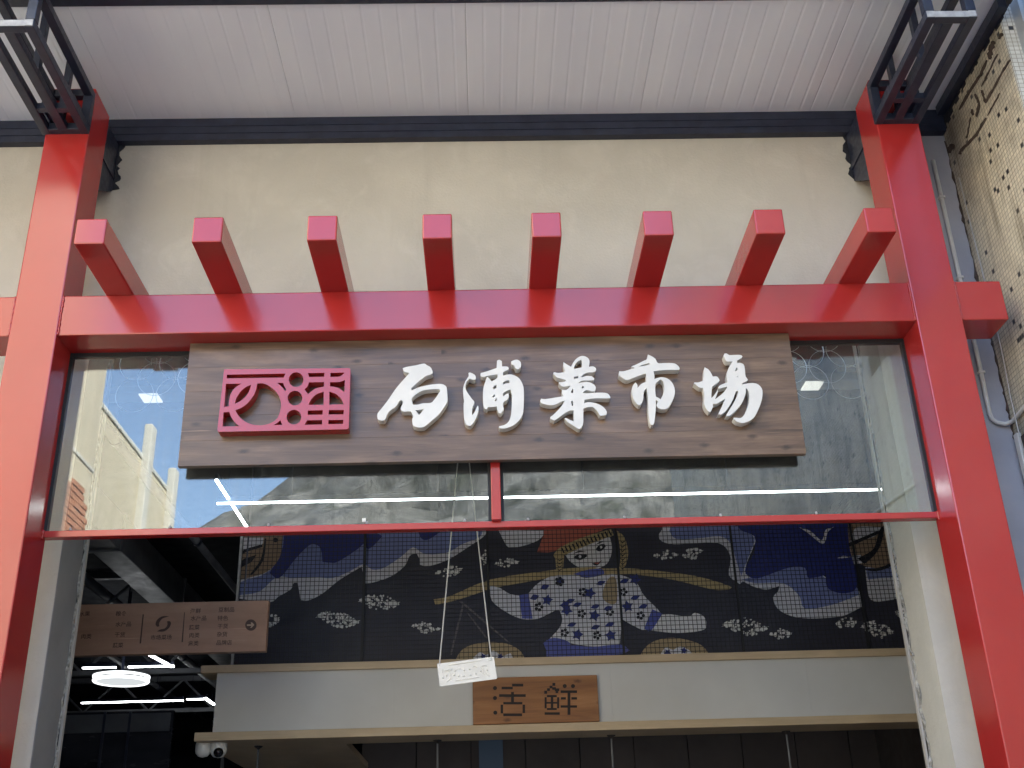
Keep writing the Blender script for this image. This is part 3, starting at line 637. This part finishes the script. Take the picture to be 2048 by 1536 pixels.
paint('wave', 'blue', z8, [(1030,20),(1645,20),(1662,180),(1695,280),(1692,380),(1640,405),(1580,400),(1532,370),(1525,305),(1470,318),(1425,318),(1410,265),(1320,265),(1220,300),(1140,325),(1090,305),(1082,265),(1130,180),(1130,90),(1060,60)], layer=3)
paint('gull', 'white', z8, [(1380,42),(1440,62),(1490,108),(1510,105),(1525,55),(1570,40),(1535,70),(1522,122),(1495,128),(1430,75)], [(1590,212),(1620,200),(1665,205),(1620,212)], layer=4)
paint('cloud', 'white', z8, [(1745,262),(1840,250),(1960,200),(1970,400),(1850,448),(1775,440),(1755,360)])
paint('cloud_shade', 'peri', z8, [(1745,265),(1830,260),(1960,210),(1960,320),(1850,320),(1760,330)], layer=2)
paint('basket', 'brown', z8, [(1645,20),(1990,20),(1960,170),(1900,230),(1840,265),(1770,262),(1705,235),(1662,180)], layer=4)
paint('basket_light', 'white', z8, [(1700,40),(1830,40),(1800,90),(1660,130),(1670,90)], [(1670,200),(1720,195),(1730,240),(1680,245)], layer=5)
paint('basket_line', 'black', z8, [(1650,130),(1815,60),(1825,75),(1655,150)], [(1700,215),(1790,160),(1820,60),(1850,30),(1835,120),(1800,190),(1740,245)], [(1720,270),(1800,268),(1880,240),(1960,160),(1960,180),(1890,255),(1800,285)], layer=6)
pale = lambda x, y: (x, y)
paint('hat', 'red', pale, [(1089,1050),(1086,1072),(1074,1104),(1108,1103),(1160,1078),(1215,1056),(1222,1045),(1095,1045)], layer=3)
paint('hat_band', 'gold', z8, [(18,195),(60,150),(200,90),(340,52),(352,85),(220,135),(90,190),(35,212)], layer=4)
paint('hat_stitch', 'black', z8, *[[(60+20*i, 158-7.6*i), (68+20*i, 155-7.6*i), (82+20*i, 182-7.4*i), (75+20*i, 186-7.4*i)] for i in range(14)], sm=False, layer=5)
paint('face', 'skin', z8, [(85,195),(200,140),(330,92),(342,150),(335,205),(305,250),(230,278),(160,262),(110,228)], layer=3)
paint('face_line', 'black', z8, [(130,205),(160,190),(200,192),(205,203),(170,222),(138,215)], [(255,160),(275,138),(300,135),(308,148),(285,172),(262,172)], [(125,190),(160,172),(200,178),(160,180)], [(250,140),(275,122),(305,118),(275,130)], [(235,240),(265,238),(290,222),(265,250),(242,250)], layer=5)
paint('eye_white', 'skin', z8, circ(165,204,8,10), circ(282,152,7,10), layer=6)
paint('mouth', 'red', z8, [(245,238),(265,236),(280,228),(262,246)], layer=6)
paint('braid', 'gold', z8, [(370,60),(410,95),(432,170),(425,230),(400,290),(375,300),(390,220),(385,140)], [(28,200),(78,200),(72,272),(35,278)], layer=4)
paint('braid_line', 'black', z8, *[[(382, 110+24*i), (400, 124+24*i), (425, 108+24*i), (401, 132+24*i)] for i in range(7)], *[[(32, 212+18*i), (52, 224+18*i), (76, 210+18*i), (53, 230+18*i)] for i in range(4)], sm=False, layer=5)
paint('pole', 'gold', z7, [(1250,465),(1350,445),(1580,350),(1900,300),(2048,283),(2200,275),(2200,308),(2048,320),(1800,362),(1600,400),(1400,465),(1260,497)], layer=3)
paint('pole', 'gold', z8, [(60,282),(140,275),(380,268),(520,275),(800,310),(990,365),(992,385),(900,385),(700,335),(500,305),(380,302),(100,312)], layer=3)
paint('blouse', 'white', z8, [(-20,330),(130,305),(200,322),(340,300),(420,315),(480,350),(520,420),(600,500),(620,540),(540,610),(470,590),(400,550),(392,620),(385,700),(200,698),(0,655),(50,600),(68,545),(40,490),(-30,480)], layer=4)
paint('blouse', 'white', z7, [(1580,385),(1640,400),(1700,435),(1790,440),(1850,380),(1940,330),(2060,322),(2060,490),(1960,530),(1860,578),(1760,578),(1660,530),(1590,470)], layer=4)
paint('cuff', 'deep', z8, [(565,495),(622,520),(560,612),(520,602)], layer=5)
paint('cuff', 'deep', z7, [(1750,442),(1805,432),(1830,580),(1768,578)], layer=5)
paint('arm', 'skin', z8, [(618,525),(760,535),(800,515),(850,535),(866,580),(840,612),(700,626),(560,612)], layer=4)
paint('skirt', 'deep', z8, [(-20,665),(200,703),(385,690),(440,722),(385,745),(200,755),(-20,755)], layer=5)
paint('skirt', 'deep', z7, [(1890,722),(1950,690),(2048,720),(2048,800),(1940,800)], layer=5)
def star(x, y, r): return [(x+r*(1 if i % 2 == 0 else .55)*math.cos(math.pi*i/5+x), y+r*(1 if i % 2 == 0 else .55)*math.sin(math.pi*i/5+x)) for i in range(10)]
paint('flower', 'blue', z8, *[star(x, y, 36) for x, y in ((220,405),(92,500),(245,530),(152,635),(335,640),(428,480),(470,330))], layer=6)
paint('flower_ring', 'black', z8, *[circ(x+16*math.cos(a), y+16*math.sin(a), 9, 8) for x, y in ((55,345),(175,520),(330,510),(80,625),(260,640),(500,530),(405,400),(180,400)) for a in (0, 1.26, 2.5, 3.8, 5.0)], sm=False, layer=6)
paint('leaf', 'blue', z8, *[[(x-26, y+8), (x-5, y-12), (x+28, y-10), (x+6, y+12)] for x, y in ((280,350),(110,450),(250,480),(320,490),(120,580),(250,595),(330,580),(470,430),(515,480),(410,340),(150,470))], layer=6)
paint('flower', 'blue', z7, *[star(x, y, 36) for x, y in ((1915,470),(2020,500))], layer=6)
paint('leaf', 'blue', z7, *[[(x-26, y+8), (x-5, y-18), (x+28, y-10), (x+6, y+14)] for x, y in ((1900,395),(1840,455),(1990,360))], layer=6)
paint('flower_ring', 'black', z7, *[circ(x+18*math.cos(a), y+18*math.sin(a), 10, 8) for x, y in ((1865,510),(1985,360)) for a in (0, 1.26, 2.5, 3.8, 5.0)], sm=False, layer=6)
paint('tassel', 'ochre', z8, [(330,320),(365,330),(370,450),(330,465),(290,430),(300,370)], layer=7)
paint('collar', 'deep', z8, [(130,300),(220,275),(290,275),(300,300),(210,318)], layer=7)
paint('basket', 'ochre', z7, [(1370,840),(1400,780),(1450,740),(1560,715),(1680,725),(1760,770),(1795,840)], layer=3)
paint('basket', 'ochre', z8, [(480,790),(520,715),(580,670),(680,652),(800,676),(860,715),(900,790)], layer=3)
paint('basket_pattern', 'white', z7, [(1480,810),(1520,775),(1560,790),(1600,765),(1650,795),(1700,780),(1720,820),(1600,835)], layer=5)
paint('basket_pattern', 'white', z8, [(610,745),(640,705),(680,720),(720,700),(780,730),(790,770),(640,775)], layer=5)
paint('basket_pattern', 'blue', z7, *[star(x, y, 20) for x, y in ((1540,800),(1640,800))], layer=6)
paint('basket_pattern', 'blue', z8, *[star(x, y, 22) for x, y in ((650,735),(740,725))], layer=6)
paint('cord_line', 'dim', z7, [(1400,478),(1420,478),(1700,720),(1690,722)], [(1418,490),(1430,490),(1355,790),(1345,790)], [(1440,540),(1450,540),(1565,690),(1555,692)], sm=False, layer=2)
def cluster(cx, cy, rx, ry, zf):
    """leaf shaped scatter of small white scales with ragged tips"""
    L = []; n = max(16, int(rx*ry/45)); tl = random.uniform(-.45, .45)
    for i in range(n):
        u = random.uniform(-1, 1); wv = (1-u*u)*ry; x = cx+u*rx*1.12; y = cy+random.uniform(-1, 1)*wv*.95-u*ry*tl
        k = random.uniform(5.5, 9.5); a = random.random()*6
        L.append([(x+k*random.uniform(.7, 1.3)*math.cos(a+t), y+k*.8*random.uniform(.7, 1.3)*math.sin(a+t)) for t in [j*6.283/6 for j in range(6)]])
    for sg_ in (-1, 1):
        tx, ty = cx+sg_*rx*1.25, cy-sg_*ry*(tl+.25); L.append([(cx+sg_*rx*.8, cy-sg_*ry*tl-7), (tx, ty), (cx+sg_*rx*.85, cy-sg_*ry*tl+8)])
    b = MB()
    for i, lp in enumerate(L): b.sheet([[clampz(MF(*zf(x, y))) for x, y in lp]], XZ, MY-.0024-.00003*i, MY+.001)
    b.obj('petal_cluster', MCOL['pearl'], mu)['kind'] = 'stuff'
for a in ((690,580,105,50),(930,480,100,50),(1205,630,72,32),(1340,300,66,32),(1680,250,60,26),(1548,220,18,48),(305,590,36,42)): cluster(*a, z7)
for a in ((640,195,55,26),(790,185,48,34),(1080,590,105,52),(1275,630,52,30),(1640,570,48,36),(1810,605,75,46),(1950,520,30,40)): cluster(*a, z8)
# dark grid of fine bars standing just proud of the print
b = MB(); st = .0285; x = -1.648
while x < 3.09: b.box((x-.0016, MY-.016, 3.002), (x+.0016, MY-.0128, 3.933)); x += st
z = 3.012
while z < 3.93: b.box((-1.65, MY-.0128, z-.0016), (3.09, MY-.0096, z+.0016)); z += st
b.obj('grid_bars', mat('grid_black', (.012, .012, .016), .5), mu)['kind'] = 'stuff'
for x in (pxs[1:-1]): box('seam_strip', (x-.008, MY-.021, 3.0), (x+.008, MY-.0165, 3.935), GASKET, mu, .001)
box('edge_strip', (-1.668, MY-.02, 3.0), (-1.652, MY+.06, 3.935), ZINC, mu, .001)

# ------------------------------------------------------------------ stall header
HY = 2.45
hd = thing('stall_header', (0, HY, 2.5), 'white stall header with pale wood trims under the mural', 'header')
for x0, x1 in ((-1.72, -.62), (-.62, .72), (.72, 1.95), (1.95, 3.1)): box('fascia', (x0+.0002, HY+.012, 2.597), (x1-.0002, HY+.05, 2.952), HEADER, hd, .0005)
box('top_trim', (-1.817, HY-.012, 2.952), (3.1, MY+.075, 2.998), TRIMWOOD, hd, .003)
box('bottom_trim', (-1.822, HY-.012, 2.548), (3.1, HY+.30, 2.598), TRIMWOOD, hd, .003)
box('return_panel', (-1.72, HY+.05, 2.598), (-1.68, 4.2, 2.951), HEADER, hd, .002)
box('soffit', (-1.82, HY+.30, 2.553), (-.95, 4.2, 2.596), TRIMWOOD, hd, .002)
t = thing('stall_back_wall', (.7, 4.2, 0), 'dark brown boarded back wall of the stall under the header', 'wall')
for i in range(10): box('board', (-1.0+.41*i+.003, 4.2, .006), (-1.0+.41*(i+1)-.003, 4.24, 3.0), BROWNWALL, t, .002)
box('blue_strip', (-.12, 4.185, .006), (.06, 4.201, 2.9), mat('blue_board', (.06, .10, .16), .5), t, .001)
box('upper_board', (-1.0, 4.20, 3.0), (3.1, 4.24, 3.6), BROWNWALL, t, .002)
for i, (px_, py_) in enumerate(((517, 1492), (875, 1480), (1222, 1470), (1572, 1462))):
    q = at(px_, py_, 'z', 2.549)
    lab = ('slim hanging steel rod under the header corner by the security cameras', 'slim hanging steel rod under the header below the blank white stretch', 'slim hanging steel rod under the header just past the carved wooden stall sign', 'slim hanging steel rod under the header nearest the tiled building')[i]
    t = thing('hanging_rod', (q.x, q.y, 2.549), lab, 'rod', 'rods hanging under the stall header')
    MB().lathe((q.x, q.y, 2.549), [(0, .002), (.028, .002), (.026, -.006), (.010, -.016), (.006, -.022)], 16).obj('rose', BROWNWALL, t)
    MB().tube([(q.x, q.y, 2.545), (q.x, q.y, 1.75)], .006, 8).obj('rod', DUCT, t)
# carved stall sign
t = thing('stall_sign', (.25, HY, 2.61), 'orange pine board engraved with two dotted dark characters on the white header', 'sign')
box('board', (-.139, HY-.022, 2.6), (.632, HY+.013, 2.878), STALLWOOD, t, .003)
zb = lambda x, y: (560+x/3.0118, 1260+y/3.0118)
HF = planeY(HY-.0225)
def strokes(name, rects, dots):
    b = MB()
    for i, (x0, y0, x1, y1) in enumerate(rects): b.sheet([[HF(*zb(*q)) for q in ((x0, y0), (x1, y0), (x1, y1), (x0, y1))]], XZ, HY-.0235-i*.00004, HY-.02)
    for i, (x, y) in enumerate(dots): b.sheet([[HF(*zb(*q)) for q in circ(x, y, 12, 14)]], XZ, HY-.0246-i*.00004, HY-.02)
    b.obj(name, INK, t)
strokes('character', [(1335,342,1402,357),(1398,324,1465,340),(1320,387,1480,403),(1392,374,1409,445),(1345,434,1460,448),(1329,450,1344,502),(1461,450,1476,500),(1345,503,1458,519)], [(1295,350),(1295,410),(1297,498)])
strokes('character', [(1641,319,1658,336),(1624,336,1641,352),(1609,351,1626,367),(1592,366,1609,384),(1640,345,1662,360),(1655,352,1682,368),(1660,366,1676,380),(1608,392,1667,405),(1594,405,1606,472),(1669,405,1682,472),(1631,394,1646,482),(1604,434,1672,444),(1608,470,1667,482),(1594,496,1685,511),(1690,364,1789,379),(1692,405,1722,419),(1755,405,1789,419),(1690,454,1789,468),(1732,366,1749,511)], [(1715,338),(1765,338)])

# ------------------------------------------------------------------ directory board hanging in the hall
DY = 1.80
t = thing('directory_board', (-1.9, DY, 2.94), 'brown hanging market directory board with an arrow disc, in front of the mural edge', 'sign')
box('board', (-2.55, DY, 2.944), (-1.302, DY+.05, 3.236), DIRWOOD, t, .003)
for x in (-2.4, -1.45): MB().tube([(x, DY+.025, 3.23), (x, DY+.025, 4.455)], .004, 6).obj('hanger', STEEL, t)
DF = planeY(DY)
def text(body, px_, py_, hpx, name='lettering', m=DIRINK):
    cu = bpy.data.curves.new('t', 'FONT'); cu.body = body; cu.size = 1; cu.offset = .012
    tmp = bpy.data.objects.new('t', cu); me = bpy.data.meshes.new_from_object(tmp)
    x0, z0 = DF(px_, py_); z1 = DF(px_, py_-hpx)[1]; s = (z1-z0)*1.12
    o = link(name, [(x0+v.co.x*s, DY-.0012, z0+v.co.y*s) for v in me.vertices], [tuple(p.vertices) for p in me.polygons], m, t)
    bpy.data.objects.remove(tmp); bpy.data.curves.remove(cu); bpy.data.meshes.remove(me)
zd = lambda x, y: (360+x/10.78, 1195+y/10.78)
for body, x, y in (('海鲜', 215, 335), ('水产品', 225, 495), ('蔬菜', 190, 690), ('肉类', 190, 860), ('禽类', 170, 1035), ('豆制品', 825, 310), ('特色', 805, 490), ('干货', 805, 665), ('杂货', 790, 840), ('品牌店', 775, 1020)):
    q = zd(x, y); text(body, q[0], q[1], 9.5)
zc = lambda x, y: (140+x/8.904, 1195+y/8.904)
for body, x, y in (('粮食', 810, 325), ('水产品', 805, 515), ('干货', 790, 700), ('蔬菜', 755, 890), ('市场菜场', 1430, 750), ('肉类', 190, 730), ('水果', 160, 330)):
    q = zc(x, y); text(body, q[0], q[1], 9.5)
def flat(loops, m, zf, name, d=.0012):
    b = MB()
    for lp in loops: b.sheet([[DF(*zf(*q)) for q in lp]], XZ, DY-d, DY+.001)
    return b.obj(name, m, t)
flat([circ(1528, 595, 122, 28)], DIRINK, zd, 'arrow_disc')
flat([[(1445,580),(1540,578),(1525,540),(1560,540),(1605,590),(1545,655),(1515,655),(1545,612),(1445,615)]], DIRPALE, zd, 'arrow', .0022)
flat([[(92,320),(106,320),(62,960),(35,960)]], DIRINK, zd, 'divider'); flat([[(1295,300),(1315,300),(1265,820),(1240,820)]], DIRINK, zc, 'divider')
flat([smooth_loop([(1765,335),(1650,335),(1560,390),(1525,470),(1550,520),(1590,515),(1590,450),(1640,380),(1700,355)]), smooth_loop([(1550,605),(1670,605),(1760,545),(1800,460),(1775,420),(1730,425),(1735,490),(1690,550),(1610,570)])], DIRINK, zc, 'round_logo')

# ------------------------------------------------------------------ hanging plate on cords
PY = .55
t = thing('hanging_plate', (-.14, PY, 2.5), 'small embossed white plastic plate hanging askew on two cords in the entrance', 'plate')
PF = planeY(PY); zp = lambda x, y: (860+x/13.653, 1290+y/13.653)
outl = [(192,520),(215,510),(1725,318),(1745,335),(1830,905),(1810,925),(290,1132),(265,1115)]
MB().sheet([[PF(*zp(*q)) for q in outl]], XZ, PY, PY+.004).obj('plate', PLASTIC, t)
b = MB()
for pts in ([(415,720),(470,695),(560,690),(600,650)], [(520,740),(540,850),(590,890),(450,1010)], [(660,720),(720,690)], [(780,640),(830,660)], [(1180,610),(1210,560),(1290,620)], [(1380,600),(1470,690),(1440,760),(1500,800)], [(1400,590),(1480,560),(1560,575)], [(1530,760),(1570,810),(1620,850)], [(700,975),(1340,875)], [(520,545),(1390,420)], [(340,660),(340,760)], [(1590,370),(1600,425),(1690,410)], [(880,860),(960,840)], [(1090,830),(1150,810)]):
    b.tube([Vector((PF(*zp(*q))[0], PY-.0003, PF(*zp(*q))[1])) for q in pts], .0028, 5)
for x, y in ((360,895),(455,830),(655,820),(790,845),(1260,780),(1385,715),(1560,680),(935,680),(1080,660)):
    q = PF(*zp(x, y)); b.lathe((q[0], PY, q[1]), [(0, -.0055), (.0026, -.0042), (.0038, 0), (.0038, .001)], 8, 'y')
b.obj('embossing', PLASTIC, t)['kind'] = 'stuff'
hk = Vector((-.146, PY, 3.89))
for x, y in ((262, 500), (1668, 330)):
    q = PF(*zp(x, y)); MB().tube([Vector((q[0], PY+.002, q[1]-.012)), Vector((q[0], PY+.002, q[1])), hk], .0031, 6).obj('cord', CORD, t)
MB().tube([hk-Vector((0, 0, .01)), Vector((hk.x, PY, 4.455))], .002, 6).obj('hook_wire', ZINC, t)

# ------------------------------------------------------------------ ring curtain of thin wire behind the glass
t = thing('wire_ring_net', (0, .76, 4.45), 'net of thin linked wire rings hanging behind the top of the glass', 'wire net')
me = None; RR = .098
def ring_mesh():
    b = MB(); n = 30
    P = [(RR*math.cos(2*math.pi*i/n), 0, RR*math.sin(2*math.pi*i/n)) for i in range(n+1)]; b.tube(P, .0016, 5, False); return b
c0 = at(313, 757, 'y', .76); rows = [(c0.z+.185, 0), (c0.z+.0925, .105), (c0.z, 0), (c0.z-.0925, .105)]
rb = None
for rz, off in rows:
    x = c0.x-.42+off
    while x < 1.93:
        if x > -1.93 and rz < 4.36:
            if rb is None:
                bb = ring_mesh(); bb.v = [v+Vector((x, .76, rz)) for v in bb.v]; rb = bb.obj('ring', RIBWIRE, t); rp = (x, rz)
            else:
                o = rb.copy(); COL.objects.link(o); o.location = (x-rp[0], 0, rz-rp[1])
        x += .21
for k in range(6):
    x = -1.8+.72*k; MB().tube([(x, .76, c0.z+.08), (x, .76, 4.455)], .0016, 5).obj('hanger', RIBWIRE, t)

# ------------------------------------------------------------------ lamps
def tube_light(a, b_, label, w_=.0075, m_=LED, hang=True):
    a, b_ = Vector(a), Vector(b_); t = thing('led_tube', (a+b_)/2, label, 'light', 'linear led lights in the hall')
    d = (b_-a); L = d.length; d.normalize(); s = Vector((-d.y, d.x, 0))
    def bar(z0, z1, hw, name, mm):
        v = [p_+s*k*hw+Vector((0, 0, z)) for p_ in (a, b_) for k in (-1, 1) for z in (z0, z1)]
        return MB().add(v, [(0, 1, 3, 2), (4, 6, 7, 5), (0, 4, 5, 1), (2, 3, 7, 6), (0, 2, 6, 4), (1, 5, 7, 3)]).obj(name, mm, t)
    bar(-.005, .005, w_, 'diffuser', m_); bar(.0055, .045, w_*1.05, 'housing', STEEL)
    n = max(2, int(L/1.2)+1)
    for k in range(n):
        p_ = a+(b_-a)*(k+.5)/n; MB().tube([p_+Vector((0, 0, .045)), Vector((p_.x, p_.y, 4.456))], .003, 5).obj('wire', STEEL, t)
l0, l1 = at(432, 1004, 'z', 4.1), at(1768, 982, 'z', 4.1)
ym = (l0.y+l1.y)/2
tube_light((l0.x, ym, 4.1), (3.1, ym, 4.1), 'long thin led strip running across the hall above the mural')
tube_light((-1.765, 2.20, 4.13), (-1.765, 3.6, 4.13), 'short led strip crossing the end of the long led strip')
for (p0, p1, z, lb) in (((165, 1336), (232, 1335), 3.95, 'far led strip beside the disc lamp, nearer the entrance pier'), ((257, 1334), (348, 1332), 3.95, 'far led strip over the disc lamp, joining a slanted strip'), ((300, 1310), (345, 1334), 3.96, 'slanted led strip under the directory board'), ((165, 1407), (365, 1400), 4.0, 'farthest long led strip below the disc lamp'), ((374, 1399), (408, 1398), 4.0, 'short far led strip beside the header corner'), ((410, 1396), (428, 1409), 4.0, 'short slanted led strip beside the header corner')):
    a, b_ = at(*p0, 'z', z), at(*p1, 'z', z)
    if abs(p0[1]-p1[1]) < 9: b_.y = a.y = (a.y+b_.y)/2
    tube_light(a, b_, lb, .018)
t = thing('ceiling_strip', (0, 1.5, 4.4), 'pale ceiling strip holding two lit square lamps behind the glass', 'light')
box('strip', (-2.6, 1.43, 4.40), (2.6, 1.57, 4.455), m_noisy('pale_ceiling_strip', (.20, .21, .22), (.25, .26, .27), 4, .6), t, .003)
for x in (-2.02, 1.95): box('lamp', (x-.055, 1.44, 4.392), (x+.055, 1.56, 4.401), LEDSOFT, t, .001)
# round disc lamp
dc = at(242, 1363, 'z', 3.6)
t = thing('disc_lamp', (dc.x, dc.y, 3.6), 'round glowing white disc lamp hanging in the dark hall', 'light')
MB().lathe(dc, [(0, -.004), (.215, -.004), (.226, 0), (.226, .02), (.02, .022)], 40).obj('diffuser', LAMP, t)
MB().lathe(dc, [(.229, -.008), (.249, -.008), (.258, .004), (.251, .018), (.229, .018)], 40).obj('rim', LAMPRIM, t)
MB().lathe(dc, [(.220, .03), (.258, .034), (.258, .05), (.209, .062), (.02, .066)], 40).obj('upper_ring', LAMPRIM, t)
MB().lathe(dc, [(.238, .019), (.238, .031)], 40).obj('gap', BLACK, t)
MB().tube([(dc.x, dc.y, 3.66), (dc.x, dc.y, 4.456)], .012, 8).obj('stem', STEEL, t)

# ------------------------------------------------------------------ security cameras
def dome(px_, py_, label, lens, r):
    q = at(px_, py_, 'y', 2.56); z1 = 2.5535 if q.x < -2 else 2.5485
    t = thing('security_camera', (q.x, q.y, z1), label, 'camera', 'security cameras under the header corner')
    MB().lathe((q.x, q.y, z1), [(0, .002), (r*.95, .002), (r, -.01), (r, -r*.9), (r*.9, -r*1.25), (r*.6, -r*1.6), (0, -r*1.75)], 24).obj('shell', CAMWHITE, t, True)
    if lens:
        d = (CO-Vector((q.x, q.y, z1-r))).normalized(); c1 = Vector((q.x, q.y, z1-r*1.05))+d*r*.62
        b = MB(); n = 10
        for i in range(n+1):
            for j in range(18):
                a_ = math.pi*i/n; bb = 2*math.pi*j/18; b.v.append(c1+Vector((math.sin(a_)*math.cos(bb), math.sin(a_)*math.sin(bb), math.cos(a_)))*r*.62)
        for i in range(n):
            for j in range(18): b.f.append((i*18+j, i*18+(j+1) % 18, (i+1)*18+(j+1) % 18, (i+1)*18+j))
        b.obj('lens_ball', BLACK, t, True)
dome(438, 1490, 'white security camera with black lens ball under the header corner', True, .05)
dome(407, 1492, 'plain white dome camera beside the one with the black lens', False, .047)

# ------------------------------------------------------------------ duct, beams and dark panel in the hall
t = thing('air_duct', (-2.95, 6, 4.2), 'grey sheet metal air duct running into the dark hall under the ceiling', 'duct')
for i in range(5): box('section', (-3.08, 1.9+1.9*i, 4.16), (-2.85, 1.9+1.9*i+1.88, 4.44), DUCT, t, .006); box('flange', (-3.095, 1.9+1.9*i+1.87, 4.145), (-2.835, 1.9+1.9*i+1.91, 4.452), DUCT, t, .003)
for i, y in enumerate((3.2, 5.4, 7.8, 10.4)):
    lab = ('first', 'second', 'third', 'last')[i]+' dark steel lattice truss across the hall ceiling, counted from the entrance'
    t = thing('roof_truss', (-4, y, 4.2), lab, 'truss', 'lattice trusses under the hall ceiling')
    MB().box((-7.9, y-.03, 4.38), (-3.12, y+.03, 4.44)).obj('top_chord', DUCT, t); MB().box((-7.9, y-.03, 3.98), (-3.12, y+.03, 4.03)).obj('bottom_chord', DUCT, t)
    b = MB(); x = -7.8; k = 0
    while x < -3.5: b.tube([(x, y, 4.01), (x+.42, y, 4.40)] if k % 2 == 0 else [(x, y, 4.40), (x+.42, y, 4.01)], .015, 6); x += .42; k += 1
    b.obj('web_bar', DUCT, t)['kind'] = 'stuff'
for i, (x, y) in enumerate(((-2.55, 8.2), (-2.35, 8.2), (-1.95, 9.5), (-3.9, 12.5))):
    lab = ('paired', 'second paired', 'lone', 'rearmost')[i]+' slim grey steel post standing in the dark hall'
    t = thing('steel_post', (x, y, 0), lab, 'post', 'slim posts in the hall'); MB().box((x-.025, y-.025, .006), (x+.025, y+.025, 4.456)).obj('shaft', DUCT, t); MB().box((x-.06, y-.06, .006), (x+.06, y+.06, .02)).obj('base_plate', DUCT, t)
q0, q1 = at(158, 1432, 'y', 4.6), at(348, 1420, 'y', 4.6)
t = thing('dark_panel', ((q0.x+q1.x)/2, 4.6, 0), 'dark glossy screen panel standing in the hall below the disc lamp', 'panel')
box('panel', (q0.x-1.2, 4.6, .006), (q1.x, 4.64, q1.z), m_noisy('dark_gloss_panel', (.016, .018, .026), (.035, .038, .05), 2.2, .22, sc=(1, 1, 3)), t, .003)
box('top_band', (q0.x-1.2, 4.594, q1.z-.16), (q1.x-.02, 4.6, q1.z-.02), m_noisy('grey_band', (.07, .075, .09), (.12, .13, .15), 3, .4), t, .001)
for x in (-.55, -.35): box('mullion', (q1.x+x, 4.592, .01), (q1.x+x+.02, 4.6, q1.z), STEEL, t, .001)

for i, (x, z, r) in enumerate(((-2.30, 4.25, .03), (-3.45, 4.22, .045), (-4.3, 4.28, .03))):
    lab = ('slim dark ceiling pipe beside the air duct, on the mural side', 'thick dark ceiling pipe on the far side of the air duct', 'dark ceiling pipe deepest in the hall beyond the thick pipe')[i]
    t = thing('ceiling_pipe', (x, 6, z), lab, 'pipe', 'dark pipes under the hall ceiling')
    MB().tube([(x, 1.2, z), (x, 13.9, z)], r, 12).obj('pipe', DUCT, t, True)
    for k in range(6): MB().tube([(x, 1.8+2.1*k, z), (x, 1.8+2.1*k, 4.456)], .006, 6).obj('hanger', STEEL, t); MB().lathe((x, 1.8+2.1*k, z), [(r+.001, -.02), (r+.006, -.02), (r+.006, .02), (r+.001, .02)], 14, 'y').obj('clamp', STEEL, t)
